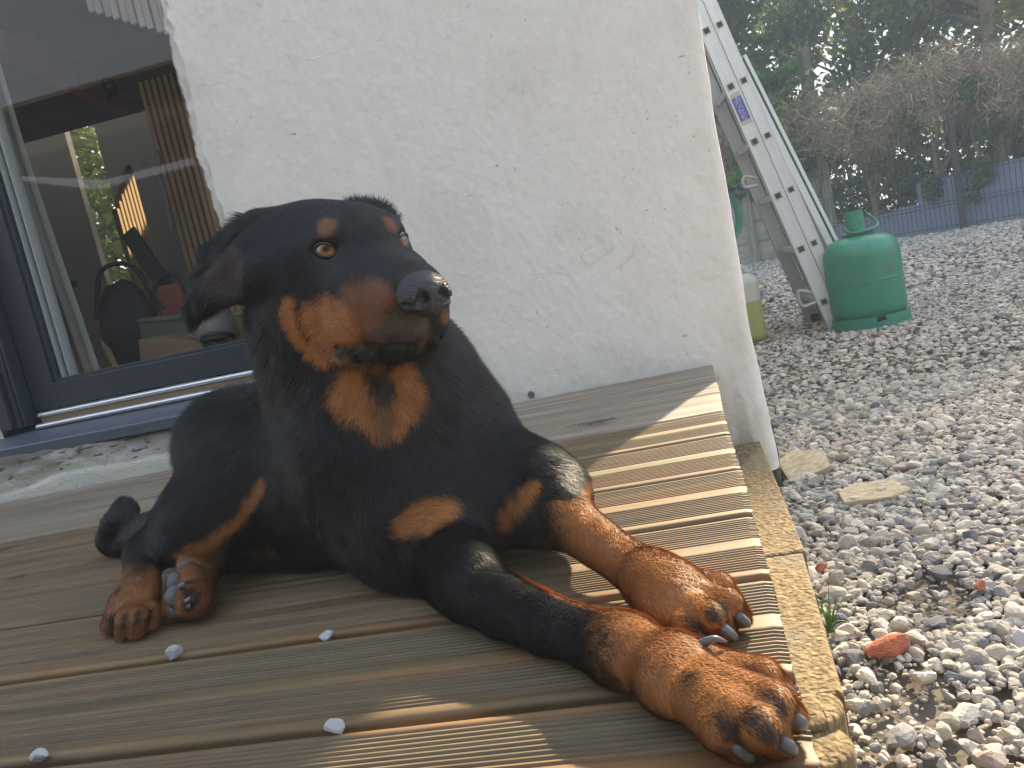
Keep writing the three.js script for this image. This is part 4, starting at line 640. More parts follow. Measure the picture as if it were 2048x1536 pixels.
// a closed mesh from a distance field, refined only near the surface
function nets(sdf, lo, hi, h) {
  const B = 8, nb = [0, 1, 2].map(i => Math.ceil((hi[i] - lo[i]) / (h * B))), K = [nb[0] * B + 2, nb[1] * B + 2, nb[2] * B + 2];
  const key = (x, y, z) => (x * K[1] + y) * K[2] + z, vid = new Map(), P = [], cross = [], half = h * B * 0.866 + h, S = new Float32Array((B + 1) ** 3);
  for (let a = 0; a < nb[0]; a++) for (let b = 0; b < nb[1]; b++) for (let c = 0; c < nb[2]; c++) {
    const ox = lo[0] + a * B * h, oy = lo[1] + b * B * h, oz = lo[2] + c * B * h;
    if (Math.abs(sdf(ox + B * h / 2, oy + B * h / 2, oz + B * h / 2)) > half * 1.6) continue;
    let s = 0; for (let i = 0; i <= B; i++) for (let j = 0; j <= B; j++) for (let k = 0; k <= B; k++) S[s++] = sdf(ox + i * h, oy + j * h, oz + k * h);
    const at = (i, j, k) => S[(i * (B + 1) + j) * (B + 1) + k];
    for (let i = 0; i < B; i++) for (let j = 0; j < B; j++) for (let k = 0; k < B; k++) {
      const v = [at(i, j, k), at(i + 1, j, k), at(i, j + 1, k), at(i + 1, j + 1, k), at(i, j, k + 1), at(i + 1, j, k + 1), at(i, j + 1, k + 1), at(i + 1, j + 1, k + 1)];
      let neg = 0; for (let q = 0; q < 8; q++) if (v[q] < 0) neg++; if (neg === 0 || neg === 8) continue;
      let n = 0, x = 0, y = 0, z = 0;
      for (let q = 0; q < 8; q++) for (const bit of [1, 2, 4]) if (!(q & bit)) { const r = q | bit; if ((v[q] < 0) !== (v[r] < 0)) { const t = v[q] / (v[q] - v[r]); x += (q & 1) + (bit === 1 ? t : 0); y += ((q >> 1) & 1) + (bit === 2 ? t : 0); z += ((q >> 2) & 1) + (bit === 4 ? t : 0); n++; } }
      const X = a * B + i, Y = b * B + j, Z = c * B + k; vid.set(key(X, Y, Z), P.length / 3); P.push(lo[0] + (X + x / n) * h, lo[1] + (Y + y / n) * h, lo[2] + (Z + z / n) * h);
      if ((v[0] < 0) !== (v[1] < 0)) cross.push(X, Y, Z, 0, v[0] < 0 ? 1 : 0); if ((v[0] < 0) !== (v[2] < 0)) cross.push(X, Y, Z, 1, v[0] < 0 ? 1 : 0); if ((v[0] < 0) !== (v[4] < 0)) cross.push(X, Y, Z, 2, v[0] < 0 ? 1 : 0);
    }
  }
  const ix = [];
  for (let q = 0; q < cross.length; q += 5) {
    const [x, y, z, ax, s] = [cross[q], cross[q + 1], cross[q + 2], cross[q + 3], cross[q + 4]];
    const c = ax === 0 ? [[0, 0, 0], [0, -1, 0], [0, -1, -1], [0, 0, -1]] : ax === 1 ? [[0, 0, 0], [0, 0, -1], [-1, 0, -1], [-1, 0, 0]] : [[0, 0, 0], [-1, 0, 0], [-1, -1, 0], [0, -1, 0]];
    const v = c.map(o => vid.get(key(x + o[0], y + o[1], z + o[2]))); if (v.some(t => t === undefined)) continue;
    s ? ix.push(v[0], v[1], v[2], v[0], v[2], v[3]) : ix.push(v[0], v[2], v[1], v[0], v[3], v[2]);
  }
  const N = new Float32Array(P.length), e = h * 0.6;
  for (let i = 0; i < P.length; i += 3) { const [x, y, z] = [P[i], P[i + 1], P[i + 2]], g = [sdf(x + e, y, z) - sdf(x - e, y, z), sdf(x, y + e, z) - sdf(x, y - e, z), sdf(x, y, z + e) - sdf(x, y, z - e)], l = Math.hypot(...g) || 1; N[i] = g[0] / l; N[i + 1] = g[1] / l; N[i + 2] = g[2] / l; }
  return { P: new Float32Array(P), N, ix };
}
{
  const dog = thing('dog', 'black and tan dog lying on the wooden deck, looking to the right', 'dog', null, [0, DECK, 0]);
  const BLACK = [0.0075, 0.0085, 0.0115], TAN = [0.40, 0.165, 0.050], BRIGHT = [0.42, 0.19, 0.055], RUST = [0.20, 0.082, 0.040], BROWN = [0.060, 0.034, 0.024], GREYB = [0.10, 0.075, 0.06], DKTAN = [0.20, 0.095, 0.035];
  const patch = [];
  const dab = (col, soft, list) => { for (const [x, y, z, r] of list) patch.push([x, y, z, r, col, soft]); };
  dab(RUST, 0.5, [[-0.243, 0.351, 1.022, 0.0105], [-0.246, 0.355, 1.019, 0.008], [-0.196, 0.344, 0.990, 0.009]]);
  dab(RUST, 0.45, [[-0.222, 0.278, 1.055, 0.022], [-0.202, 0.281, 1.064, 0.018], [-0.210, 0.265, 1.060, 0.022], [-0.226, 0.259, 1.051, 0.020], [-0.195, 0.278, 1.067, 0.014], [-0.204, 0.258, 1.062, 0.016]]);
  dab(TAN, 0.45, [[-0.273, 0.273, 1.027, 0.018], [-0.267, 0.260, 1.028, 0.020], [-0.261, 0.248, 1.028, 0.016], [-0.256, 0.275, 1.035, 0.017], [-0.242, 0.268, 1.044, 0.018], [-0.243, 0.257, 1.042, 0.016], [-0.256, 0.240, 1.031, 0.010]]);
  dab(TAN, 0.4, [[-0.296, 0.292, 1.023, 0.008], [-0.299, 0.285, 1.022, 0.0095], [-0.300, 0.276, 1.021, 0.010], [-0.299, 0.266, 1.020, 0.009], [-0.296, 0.258, 1.019, 0.009], [-0.286, 0.248, 1.019, 0.010], [-0.278, 0.240, 1.019, 0.009]]);
  dab(GREYB, 0.6, [[-0.190, 0.254, 1.067, 0.016], [-0.204, 0.245, 1.058, 0.014], [-0.180, 0.250, 1.068, 0.014], [-0.169, 0.249, 1.062, 0.010]]);
  dab(BROWN, 0.5, [[-0.192, 0.238, 1.061, 0.012], [-0.218, 0.241, 1.045, 0.012], [-0.171, 0.238, 1.054, 0.012], [-0.169, 0.289, 1.066, 0.012]]);
  dab([0.011, 0.011, 0.012], 0.4, [[-0.258, 0.245, 1.030, 0.0055], [-0.251, 0.240, 1.033, 0.006], [-0.240, 0.237, 1.037, 0.006], [-0.226, 0.235, 1.041, 0.006], [-0.211, 0.234, 1.046, 0.006], [-0.194, 0.234, 1.054, 0.006], [-0.179, 0.234, 1.060, 0.006], [-0.171, 0.235, 1.048, 0.006]]);
  dab(DKTAN, 0.5, [[-0.151, 0.254, 1.044, 0.007], [-0.249, 0.231, 1.030, 0.008], [-0.239, 0.225, 1.024, 0.008], [-0.227, 0.221, 1.017, 0.008]]);
  dab(TAN, 0.45, [[-0.256, 0.214, 1.018, 0.017], [-0.265, 0.204, 1.018, 0.014], [-0.256, 0.194, 1.019, 0.017], [-0.248, 0.182, 1.020, 0.014], [-0.240, 0.170, 1.021, 0.012], [-0.212, 0.209, 1.004, 0.013], [-0.211, 0.196, 1.002, 0.014], [-0.218, 0.182, 1.009, 0.015], [-0.229, 0.172, 1.016, 0.014]]);
  dab(DKTAN, 0.5, [[-0.237, 0.184, 1.017, 0.010], [-0.234, 0.175, 1.017, 0.010], [-0.238, 0.162, 1.022, 0.008]]);
  dab(BROWN, 0.6, [[-0.229, 0.207, 1.011, 0.0075], [-0.232, 0.199, 1.012, 0.006], [-0.235, 0.191, 1.014, 0.004]]);
  dab(TAN, 0.55, [[-0.237, 0.075, 1.045, 0.013], [-0.223, 0.078, 1.043, 0.017], [-0.209, 0.081, 1.038, 0.017], [-0.197, 0.084, 1.028, 0.013], [-0.212, 0.072, 1.046, 0.012]]);
  dab(TAN, 0.55, [[-0.148, 0.062, 1.012, 0.009], [-0.135, 0.070, 1.016, 0.012], [-0.122, 0.080, 1.018, 0.011], [-0.116, 0.086, 1.015, 0.008], [-0.151, 0.054, 1.011, 0.007]]);
  dab(TAN, 0.6, [[-0.415, 0.107, 0.949, 0.007], [-0.429, 0.094, 0.948, 0.007], [-0.444, 0.083, 0.952, 0.007], [-0.459, 0.076, 0.958, 0.0065], [-0.472, 0.071, 0.966, 0.0065], [-0.403, 0.120, 0.950, 0.007], [-0.409, 0.113, 0.950, 0.009], [-0.421, 0.101, 0.948, 0.009], [-0.436, 0.088, 0.949, 0.0085], [-0.451, 0.079, 0.955, 0.008], [-0.465, 0.073, 0.962, 0.008], [-0.479, 0.068, 0.969, 0.008], [-0.489, 0.067, 0.972, 0.009]]);
  dab(DKTAN, 0.5, [[-0.475, 0.042, 0.952, 0.013], [-0.466, 0.034, 0.928, 0.013], [-0.448, 0.030, 0.918, 0.012], [-0.426, 0.032, 0.925, 0.011]]);
  const blackMarks = [];
  const mark = list => { for (const q of list) blackMarks.push(q); };
  mark([[0.0299, 0.0300, 1.2739, 0.008], [0.0358, 0.0310, 1.2847, 0.009], [0.0417, 0.0240, 1.2823, 0.007], [0.0320, 0.0360, 1.3126, 0.009], [0.0361, 0.0360, 1.3200, 0.008], [0.0234, 0.0360, 1.3261, 0.009], [0.0276, 0.0340, 1.3321, 0.010], [0.0330, 0.0260, 1.3277, 0.008], [0.0078, 0.0310, 1.3164, 0.008], [0.0116, 0.0300, 1.3241, 0.009], [0.0154, 0.0220, 1.3204, 0.008], [-0.0064, 0.0460, 1.2868, 0.010], [0.0509, 0.0140, 1.3030, 0.006]]);
  mark([[0.0269, 0.0290, 1.1564, 0.006], [0.0311, 0.0290, 1.1669, 0.006], [0.0260, 0.0340, 1.1930, 0.007], [0.0308, 0.0320, 1.1962, 0.006], [0.0165, 0.0340, 1.2033, 0.007], [0.0219, 0.0300, 1.2068, 0.007], [0.0003, 0.0290, 1.2001, 0.007], [0.0046, 0.0240, 1.2013, 0.007], [0.0419, 0.0140, 1.1830, 0.005]]);
  mark([[-0.563, 0.025, 1.020, 0.0055], [-0.566, 0.020, 1.021, 0.005], [-0.533, 0.029, 1.039, 0.006], [-0.535, 0.023, 1.041, 0.006], [-0.520, 0.030, 1.037, 0.006], [-0.521, 0.023, 1.040, 0.006], [-0.517, 0.025, 1.023, 0.006], [-0.516, 0.019, 1.029, 0.006], [-0.606, 0.054, 0.931, 0.012], [-0.577, 0.049, 0.971, 0.007], [-0.562, 0.045, 1.004, 0.006]]);
  mark([[-0.482, 0.041, 1.003, 0.007], [-0.470, 0.032, 1.015, 0.009], [-0.471, 0.025, 1.019, 0.007], [-0.517, 0.043, 0.976, 0.009]]);
  const d3 = (p, q) => Math.hypot(p[0] - q[0], p[1] - q[1], p[2] - q[2]);
  function furColor(x, y, z, n, jit = 0) {
    const w = 0.55 * (fbm(x * 55, y * 55, z * 55, 2) - 0.5) + 0.35 * (noise3(x * 160, y * 160, z * 160) - 0.5) + jit;
    let c = BLACK.slice();
    const d = evalSet(PR.head, ...toHead(x, y, z), 1) < 0.02;
    // forelegs
    if (y < 0.075 && z > 0.97 && x > -0.16) {
      const near = z > 1.125 + (x + 0.1) * 1.0 && z > 1.10, t0 = near ? mix(-0.058, -0.125, step(0.15, 0.7, -n[2] * 0.8 + n[0] * 0.6 + n[1] * 0.15)) : mix(-0.083, -0.098, step(0, 0.6, n[2]));
      c = mix3(c, mix3(TAN, RUST, 0.25 * noise3(x * 40, y * 40, z * 40)), step(-0.010, 0.014, x - t0 + 0.03 * w));
    }
    // right hind foot
    if (y < 0.07 && x < -0.505 && z > 0.955) c = mix3(c, mix3(TAN, RUST, 0.4), step(0.065, 0.045, y + 0.02 * w) * step(0.955, 0.975, z));
    if (y < 0.07 && x > -0.515 && x < -0.45 && z > 0.945) c = mix3(c, mix3(TAN, RUST, 0.55), step(0.945, 0.965, z));
    for (const [px, py, pz, r, col, soft] of patch) { const q = d3([x, y, z], [px, py, pz]) / r + w * 0.7; if (q < 1.35) c = mix3(c, col, step(1.3, 0.95 - soft, q)); }
    for (const [px, py, pz, r] of blackMarks) { const q = d3([x, y, z], [px, py, pz]) / (r * 0.86) + w * 0.8; if (q < 1.2) c = mix3(c, [0.022, 0.018, 0.017], 0.88 * step(1.2, 0.55, q)); }
    // inside of the right ear
    const ei = d3([x, y, z], [-0.359, 0.338, 0.995]); if (ei < 0.034 && n[2] > -0.1) c = mix3(c, [0.065, 0.036, 0.028], 0.8 * step(0.034, 0.012, ei + 0.01 * w));
    return c;
  }
  const eyeC = s => s > 0 ? fromHead(0.0028, 0.0022, 0.0335) : fromHead(0.0080, 0.0022, -0.0310), eyes = [eyeC(1), eyeC(-1)], noseC = fromHead(0.104, -0.042, 0);
  const body = nets(dogSDF, [-0.90, -0.012, 0.55], [0.10, 0.44, 1.36], 0.0032);
  const nv = body.P.length / 3, col = new Float32Array(nv * 3);
  for (let i = 0; i < nv; i++) { const c = furColor(body.P[i * 3], body.P[i * 3 + 1], body.P[i * 3 + 2], [body.N[i * 3], body.N[i * 3 + 1], body.N[i * 3 + 2]]); for (let k = 0; k < 3; k++) col[i * 3 + k] = c[k] * 0.75; }
  // ---- coat: short hairs that follow the body ----
  const R = rng(9001), hp = [], hn = [], hc = [];
  const guides = [];   // [x, y, z, dx, dy, dz]: the lie of the coat
  const lie = (p, d) => guides.push([...p, ...d]);
  for (const s of [-1, 1]) { lie(fromHead(0.08, -0.05, 0.03 * s), headDir(-1, -0.2, 0.3 * s)); lie(fromHead(0.03, -0.03, 0.04 * s), headDir(-1, -0.1, 0.4 * s)); lie(fromHead(-0.03, 0.0, 0.06 * s), headDir(-0.9, -0.5, 0.2 * s)); lie(fromHead(-0.05, -0.06, 0.07 * s), headDir(-0.6, -0.9, 0)); }
  lie(fromHead(0.05, -0.015, 0), headDir(-1, 0.2, 0)); lie(fromHead(-0.02, 0.035, 0), headDir(-1, 0, 0)); lie(fromHead(-0.1, 0.03, 0), headDir(-1, -0.6, 0)); lie(fromHead(0.03, -0.1, 0), headDir(-1, 0, 0));
  lie([-0.261, 0.204, 1.018], [-0.45, -0.7, 0.2]); lie([-0.218, 0.194, 1.006], [0.35, -0.8, 0.2]); lie([-0.239, 0.172, 1.020], [0, -1, 0.1]); lie([-0.331, 0.229, 1.003], [-0.5, -0.8, -0.1]); lie([-0.161, 0.173, 0.948], [0.5, -0.8, -0.2]);
  lie([-0.246, 0.124, 1.033], [0.1, -1, 0.2]); lie([-0.221, 0.079, 1.042], [0.5, 0.15, 0.3]); lie([-0.126, 0.077, 1.018], [0.4, -0.75, 0.2]); lie([-0.306, 0.108, 1.029], [-0.5, -0.6, -0.1]); lie([-0.375, 0.053, 0.960], [-0.7, -0.4, -0.2]);
  lie([-0.142, 0.124, 0.974], [0.6, -0.6, 0.4]); lie([-0.083, 0.074, 1.039], [0.6, -0.3, 0.7]); lie([-0.037, 0.046, 1.124], [0.35, -0.25, 0.9]); lie([0.012, 0.038, 1.191], [0.5, -0.2, 0.8]); lie([-0.154, 0.045, 1.136], [0.65, -0.2, 0.7]); lie([-0.073, 0.035, 1.210], [0.7, -0.15, 0.7]); lie([0.001, 0.040, 1.296], [0.65, -0.2, 0.75]); lie([0.037, 0.033, 1.324], [0.6, -0.4, 0.7]);
  lie([-0.443, 0.165, 0.925], [-0.6, -0.6, 0.1]); lie([-0.465, 0.111, 0.957], [-0.6, -0.7, 0.3]); lie([-0.553, 0.061, 0.953], [-0.6, -0.5, 0.6]); lie([-0.537, 0.035, 1.015], [-0.1, -0.5, 0.85]); lie([-0.465, 0.035, 0.929], [-0.8, 0, 0.5]); lie([-0.473, 0.032, 1.017], [-0.5, -0.3, 0.6]); lie([-0.741, 0.032, 0.764], [-0.8, 0, -0.2]); lie([-0.725, 0.064, 0.751], [0, 1, -0.2]); lie([-0.45, 0.2, 0.78], [-0.8, 0, -0.5]);
  lie([-0.346, 0.362, 0.993], [-0.8, -0.2, 0]); lie([-0.392, 0.342, 0.976], [-0.3, -0.9, 0]); lie([-0.396, 0.310, 0.996], [-0.3, -0.9, 0.1]); lie([-0.362, 0.327, 0.997], [-0.8, -0.3, 0.1]);
  const flow = (x, y, z) => { let a = 0, b = 0, c = 0; for (const g of guides) { const q = (x - g[0]) ** 2 + (y - g[1]) ** 2 + (z - g[2]) ** 2 + 1e-5, w = 1 / (q * q); a += g[3] * w; b += g[4] * w; c += g[5] * w; } return [a, b, c]; };
  const camAt = [camera.position.x, camera.position.y - DECK, camera.position.z];
  const earTuft = [[-0.347, 0.378, 0.974], [-0.353, 0.376, 0.972]], farEar = [[-0.2587, 0.3832, 0.8750], [-0.2427, 0.3787, 0.8750], [-0.2296, 0.3660, 0.8780]];
  const T = body.ix, A = [0, 0, 0];
  for (let f = 0; f < T.length; f += 3) {
    const i = T[f] * 3, j = T[f + 1] * 3, k = T[f + 2] * 3, P = body.P, N = body.N;
    const ux = P[j] - P[i], uy = P[j + 1] - P[i + 1], uz = P[j + 2] - P[i + 2], vx = P[k] - P[i], vy = P[k + 1] - P[i + 1], vz = P[k + 2] - P[i + 2];
    const area = 0.5 * Math.hypot(uy * vz - uz * vy, uz * vx - ux * vz, ux * vy - uy * vx);
    const cx = camAt[0] - P[i], cy = camAt[1] - P[i + 1], cz = camAt[2] - P[i + 2], cl = Math.hypot(cx, cy, cz), face = (cx * N[i] + cy * N[i + 1] + cz * N[i + 2]) / cl;
    if (P[i + 1] < 0.004) continue;
    const hd = d3([P[i], P[i + 1], P[i + 2]], HEAD.t), inHead = hd < 0.13, near = clamp(0.72 / cl, 0.6, 1.7);
    let dens = 1.05e6 * near * near * (face > -0.25 ? 1 : 0.25) * (inHead ? 1.35 : 1);
    let n = area * dens; n = Math.floor(n) + (R() < n % 1 ? 1 : 0);
    while (n-- > 0) {
      let a = R(), b = R(); if (a + b > 1) { a = 1 - a; b = 1 - b; } const c0 = 1 - a - b;
      const x = P[i] * c0 + P[j] * a + P[k] * b, y = P[i + 1] * c0 + P[j + 1] * a + P[k + 1] * b, z = P[i + 2] * c0 + P[j + 2] * a + P[k + 2] * b;
      let nx = N[i] * c0 + N[j] * a + N[k] * b, ny = N[i + 1] * c0 + N[j + 1] * a + N[k + 1] * b, nz = N[i + 2] * c0 + N[j + 2] * a + N[k + 2] * b; const nl = Math.hypot(nx, ny, nz) || 1; nx /= nl; ny /= nl; nz /= nl;
      const q = [x, y, z], de = Math.min(d3(q, eyes[0]), d3(q, eyes[1])); if (de < 0.0158) continue; if (d3(q, noseC) < 0.021) continue;
      const [hf, hu, hs] = toHead(x, y, z); let len = 0.0095, lift = 0.30;
      if (inHead && hf > -0.11) { len = mix(0.0032, 0.0062, step(0.04, -0.08, hf)); lift = 0.22; if (hu < -0.085) { len = 0.008; lift = 0.3; } if (de < 0.022) len *= 0.6; }
      else if (y > 0.15) { len = 0.0125; lift = 0.38; }
      if (y < 0.07 && (x > -0.1 || x < -0.48)) { len = 0.0055; lift = 0.26; if (x > 0.0) len = 0.0045; }
      for (const e of earTuft) if (d3(q, e) < 0.012) { len = 0.014; lift = 0.8; }
      for (const e of farEar) if (d3(q, e) < 0.016) { len = 0.013; lift = 0.9; }
      len *= 0.65 + 0.7 * R();
      let [fx, fy, fz] = flow(x, y, z); fx += (noise3(x * 40, y * 40, z * 40 + 9) - 0.5) * 0.0; const dn = fx * nx + fy * ny + fz * nz; fx -= dn * nx; fy -= dn * ny; fz -= dn * nz; const fl = Math.hypot(fx, fy, fz) || 1; fx /= fl; fy /= fl; fz /= fl;
      const sx = fy * nz - fz * ny, sy = fz * nx - fx * nz, sz = fx * ny - fy * nx, wob = (R() - 0.5) * 0.55 + (noise3(x * 70, y * 70, z * 70) - 0.5) * 0.7, up = lift * (0.5 + 1.0 * R());
      let dx = fx + sx * wob + nx * up, dy = fy + sy * wob + ny * up, dz = fz + sz * wob + nz * up; const dl = Math.hypot(dx, dy, dz); dx /= dl; dy /= dl; dz /= dl;
      const w = (0.00030 + 0.00022 * R()) / Math.sqrt(near), ty = Math.max(y + dy * len, 0.0008);
      const rl = -0.0004;
      hp.push(x + nx * rl - sx * w, y + ny * rl - sy * w, z + nz * rl - sz * w, x + nx * rl + sx * w, y + ny * rl + sy * w, z + nz * rl + sz * w, x + dx * len, ty, z + dz * len);
      let mx = nx - 0.25 * dx, my = ny - 0.25 * dy, mz = nz - 0.25 * dz; const j1 = 0.42; mx += (R() - 0.5) * j1; my += (R() - 0.5) * j1; mz += (R() - 0.5) * j1; const cn = [noise3(x * 85, y * 85, z * 85) - 0.5, noise3(x * 85 + 40, y * 85, z * 85) - 0.5, noise3(x * 85, y * 85 + 40, z * 85) - 0.5]; mx += 0.36 * cn[0]; my += 0.36 * cn[1]; mz += 0.36 * cn[2]; const ml = Math.hypot(mx, my, mz); mx /= ml; my /= ml; mz /= ml;
      for (let t = 0; t < 3; t++) hn.push(mx, my, mz);
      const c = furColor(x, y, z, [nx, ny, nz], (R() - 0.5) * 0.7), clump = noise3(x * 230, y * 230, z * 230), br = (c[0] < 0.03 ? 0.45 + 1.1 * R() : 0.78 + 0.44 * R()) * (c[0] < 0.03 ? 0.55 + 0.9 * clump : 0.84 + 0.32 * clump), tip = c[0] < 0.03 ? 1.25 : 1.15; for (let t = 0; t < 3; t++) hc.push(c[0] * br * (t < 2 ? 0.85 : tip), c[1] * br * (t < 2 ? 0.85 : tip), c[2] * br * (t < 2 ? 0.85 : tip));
    }
  }
  console.log('hairs', hp.length / 9, 'body tris', T.length / 3);
  const nvh = hp.length / 3, pos = new Float32Array((nv + nvh) * 3), nor = new Float32Array((nv + nvh) * 3), cc = new Float32Array((nv + nvh) * 3), idx = new Uint32Array(T.length + nvh);
  pos.set(body.P); pos.set(hp, nv * 3); nor.set(body.N); nor.set(hn, nv * 3); cc.set(col); cc.set(hc, nv * 3); idx.set(T); for (let i = 0; i < nvh; i++) idx[T.length + i] = nv + i;
  const bg = new THREE.BufferGeometry(); bg.setAttribute('position', new THREE.BufferAttribute(pos, 3)); bg.setAttribute('normal', new THREE.BufferAttribute(nor, 3)); bg.setAttribute('color', new THREE.BufferAttribute(cc, 3)); bg.setIndex(new THREE.BufferAttribute(idx, 1));
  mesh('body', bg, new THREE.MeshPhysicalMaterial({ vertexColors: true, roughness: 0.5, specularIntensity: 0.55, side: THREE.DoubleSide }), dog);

  // ---- nose ----
  {
    const N = [];
    ell(N, fromHead(0.097, -0.038, 0), [0.019, 0.0165, 0.0235], 0.008, [headDir(1, 0, 0), headDir(0, 1, 0), headDir(0, 0, 1)]);
    ell(N, fromHead(0.101, -0.049, 0), [0.014, 0.012, 0.0155], 0.008, [headDir(1, 0, 0), headDir(0, 1, 0), headDir(0, 0, 1)]);
    for (const s of [-1, 1]) {
      ell(N, fromHead(0.102, -0.045, 0.0155 * s), [0.0115, 0.010, 0.009], 0.006, [headDir(1, 0, 0), headDir(0, 1, 0), headDir(0, 0, 1)]);
      ell(N, fromHead(0.1165, -0.0435, 0.0115 * s), [0.009, 0.0062, 0.0058], 0.003, axes(headDir(1, -0.1, 0.5 * s), headDir(0, 1, 0)), true);
      cap(N, fromHead(0.113, -0.0475, 0.013 * s), fromHead(0.104, -0.0475, 0.027 * s), 0.0022, 0.0016, 0.003, true);
    }
    cap(N, fromHead(0.1175, -0.046, 0), fromHead(0.115, -0.064, 0), 0.0013, 0.0016, 0.003, true);
    const f = (x, y, z) => evalSet(N, x, y, z, 1), c = fromHead(0.1, -0.042, 0), m = nets(f, c.map(t => t - 0.036), c.map(t => t + 0.036), 0.0011);
    const g = new THREE.BufferGeometry(); g.setAttribute('position', new THREE.BufferAttribute(m.P, 3)); g.setAttribute('normal', new THREE.BufferAttribute(m.N, 3)); const uv = new Float32Array(m.P.length / 3 * 2); for (let i = 0; i < uv.length / 2; i++) { uv[i * 2] = (m.P[i * 3] + m.P[i * 3 + 2]) * 18; uv[i * 2 + 1] = m.P[i * 3 + 1] * 18; } g.setAttribute('uv', new THREE.BufferAttribute(uv, 2)); g.setIndex(m.ix);
    mesh('nose', g, mat(0.022, 0.024, 0.03, { roughness: 0.42, bumpMap: tex(256, 256, (u, v) => Math.abs(noise3(u * 46, v * 46, 1) - 0.5) * 1.6, false), bumpScale: 0.0007 }), dog);
  }
  // ---- eyes ----
  for (const s of [1, -1]) {
    const c = eyeC(s), r = 0.0126, gaze = new THREE.Vector3(...(s > 0 ? headDir(0.78, 0.16, 0.62) : headDir(0.93, 0.16, 0.05))).normalize(), g = new THREE.SphereGeometry(r, 48, 32), p = g.attributes.position, cl = [], v = V(0, 0, 0);
    for (let i = 0; i < p.count; i++) { v.fromBufferAttribute(p, i).normalize(); const a = Math.acos(clamp(v.dot(gaze), -1, 1)), ir = 0.6 + 0.8 * noise3(v.x * 26, v.y * 26, v.z * 26); const q = a < 0.22 ? [0.004, 0.004, 0.005] : a < 0.30 ? [0.10, 0.04, 0.012] : a < 0.80 ? [(0.24 + 0.16 * step(0.1, -0.5, v.y)) * ir, (0.095 + 0.07 * step(0.1, -0.5, v.y)) * ir, 0.03 * ir] : a < 0.9 ? [0.03, 0.016, 0.01] : [0.14, 0.10, 0.085]; cl.push(...q); }  // iris paler below: the upper lid's shade is put into the colour
    g.setAttribute('color', new THREE.Float32BufferAttribute(cl, 3));
    const m = new THREE.MeshPhysicalMaterial({ vertexColors: true, roughness: 0.35, clearcoat: 1, clearcoatRoughness: 0.04 });
    mesh('eye', g.translate(...c), m, dog);
    // lids: a dark rim round the opening
    const rim = [], out = new THREE.Vector3(...(s > 0 ? headDir(0.70, 0.04, 0.71) : headDir(0.90, 0.04, -0.43))).normalize(), fw = new THREE.Vector3(...(s > 0 ? headDir(0.71, -0.10, -0.70) : headDir(0.43, -0.10, 0.90))).normalize(), up = new THREE.Vector3(...headDir(0, 1, 0));
    for (let k = 0; k < 26; k++) { const a = k / 26 * 6.2832, hx = 0.0101 * Math.cos(a), hy = 0.0060 * Math.sign(Math.sin(a)) * Math.pow(Math.abs(Math.sin(a)), 1.25) - 0.0008 * Math.cos(a); const d = Math.sqrt(Math.max(0, (r + 0.0003) ** 2 - hx * hx - hy * hy)); rim.push(V(...c).addScaledVector(fw, hx).addScaledVector(up, hy).addScaledVector(out, d)); }
    mesh('eyelid', new THREE.TubeGeometry(new THREE.CatmullRomCurve3(rim, true), 60, 0.00125, 8, true), mat(0.012, 0.012, 0.014, { roughness: 0.4 }), dog);
  }
  // ---- claws, pads ----
  const clawM = mat(0.105, 0.105, 0.115, { roughness: 0.32 }), clawD = mat(0.03, 0.03, 0.033, { roughness: 0.35 }), padM = mat(0.13, 0.13, 0.14, { roughness: 0.75, bumpMap: tex(128, 128, (u, v) => fbm(u * 30, v * 30, 3, 2), false), bumpScale: 0.001 });
  const claw = (a, b, c, r, m = clawM) => { const cv = new THREE.CatmullRomCurve3([V(...a), V(...b), V(...c)]), g = new THREE.TubeGeometry(cv, 14, 1, 10, false), p = g.attributes.position; for (let i = 0; i <= 14; i++) { const ctr = cv.getPointAt(i / 14), rr = 0.82 * r * (i < 14 ? Math.pow(1 - Math.pow(i / 14, 2.2), 0.7) : 0.02); for (let k = 0; k <= 10; k++) { const o = i * 11 + k; p.setXYZ(o, ctr.x + (p.getX(o) - ctr.x) * rr, ctr.y + (p.getY(o) - ctr.y) * rr, ctr.z + (p.getZ(o) - ctr.z) * rr); } } g.computeVertexNormals(); mesh('claw', g, m, dog); };
  claw([0.0424, 0.0200, 1.2697], [0.0477, 0.0180, 1.2748], [0.0537, 0.0070, 1.2652], 0.0047); claw([0.0421, 0.0230, 1.3027], [0.0468, 0.0200, 1.3061], [0.0529, 0.0070, 1.2946], 0.0050); claw([0.0319, 0.0230, 1.3223], [0.0374, 0.0200, 1.3254], [0.0428, 0.0070, 1.3141], 0.0050); claw([0.0121, 0.0200, 1.3194], [0.0170, 0.0170, 1.3241], [0.0206, 0.0060, 1.3156], 0.0047); claw([0.0064, 0.0400, 1.2528], [0.0143, 0.0440, 1.2563], [0.0220, 0.0400, 1.2544], 0.0032);
  claw([0.0319, 0.0190, 1.1439], [0.0368, 0.0170, 1.1521], [0.0422, 0.0060, 1.1406], 0.0042); claw([0.0336, 0.0220, 1.1841], [0.0376, 0.0190, 1.1895], [0.0426, 0.0060, 1.1748], 0.0045); claw([0.0222, 0.0220, 1.1995], [0.0268, 0.0180, 1.2034], [0.0311, 0.0060, 1.1901], 0.0045); claw([0.0032, 0.0190, 1.1927], [0.0083, 0.0150, 1.1948], [0.0119, 0.0050, 1.1839], 0.0042); claw([-0.0356, 0.0240, 1.1400], [-0.0326, 0.0140, 1.1419], [-0.0321, 0.0060, 1.1406], 0.0042, clawD);
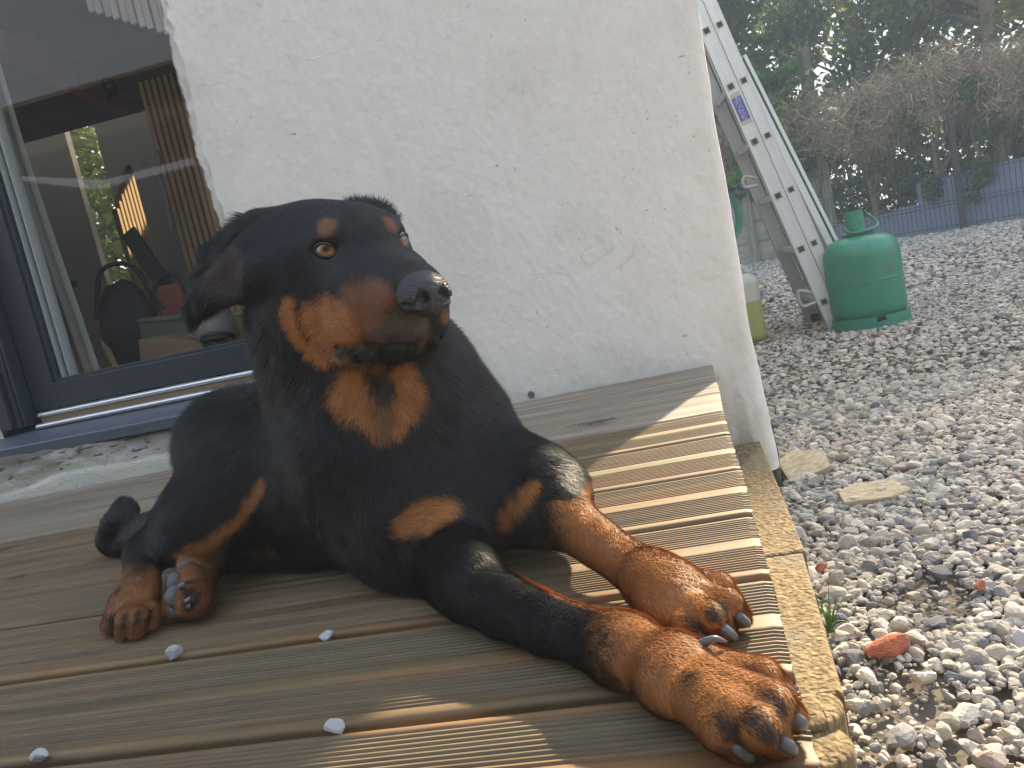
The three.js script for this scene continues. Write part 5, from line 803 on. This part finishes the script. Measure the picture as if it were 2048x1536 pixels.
  claw([-0.5801, 0.0160, 0.9986], [-0.5850, 0.0100, 1.0010], [-0.5936, 0.0030, 0.9971], 0.0035); claw([-0.5496, 0.0160, 1.0227], [-0.5495, 0.0100, 1.0280], [-0.5561, 0.0030, 1.0233], 0.0036); claw([-0.5350, 0.0160, 1.0225], [-0.5343, 0.0100, 1.0280], [-0.5408, 0.0030, 1.0232], 0.0036); claw([-0.5307, 0.0150, 1.0065], [-0.5266, 0.0090, 1.0111], [-0.5291, 0.0030, 1.0084], 0.0035); claw([-0.5547, 0.0220, 0.9539], [-0.5572, 0.0150, 0.9533], [-0.5612, 0.0090, 0.9519], 0.0035);
  claw([-0.4727, 0.0460, 1.0214], [-0.4767, 0.0450, 1.0225], [-0.4898, 0.0410, 1.0094], 0.0038); claw([-0.4599, 0.0360, 1.0357], [-0.4657, 0.0340, 1.0352], [-0.4789, 0.0300, 1.0216], 0.0036); claw([-0.4669, 0.0260, 1.0280], [-0.4736, 0.0240, 1.0252], [-0.4875, 0.0200, 1.0105], 0.0034); claw([-0.5244, 0.0520, 0.9530], [-0.5165, 0.0580, 0.9551], [-0.5116, 0.0580, 0.9514], 0.0036); claw([-0.4988, 0.0560, 0.9695], [-0.4950, 0.0620, 0.9690], [-0.4984, 0.0640, 0.9615], 0.003); claw([-0.4968, 0.0500, 0.9640], [-0.4875, 0.0480, 0.9707], [-0.4889, 0.0420, 0.9694], 0.0034);
  const pad = (c, r, e) => mesh('paw_pad', new THREE.SphereGeometry(1, 20, 14).scale(...r).rotateX(e[0]).rotateY(e[1]).rotateZ(e[2]).translate(...c), padM, dog);
  pad([-0.5091, 0.0360, 0.9871], [0.0085, 0.0125, 0.011], [0, 0.4, -0.2]); pad([-0.4997, 0.0280, 1.0052], [0.0095, 0.0125, 0.012], [0, 0.4, 0]); pad([-0.5013, 0.0150, 1.0050], [0.009, 0.0105, 0.011], [0, 0.4, 0.2]); pad([-0.5003, 0.0500, 0.9748], [0.009, 0.0065, 0.008], [0, 0.4, 0]);
}

renderer.render(scene, camera);
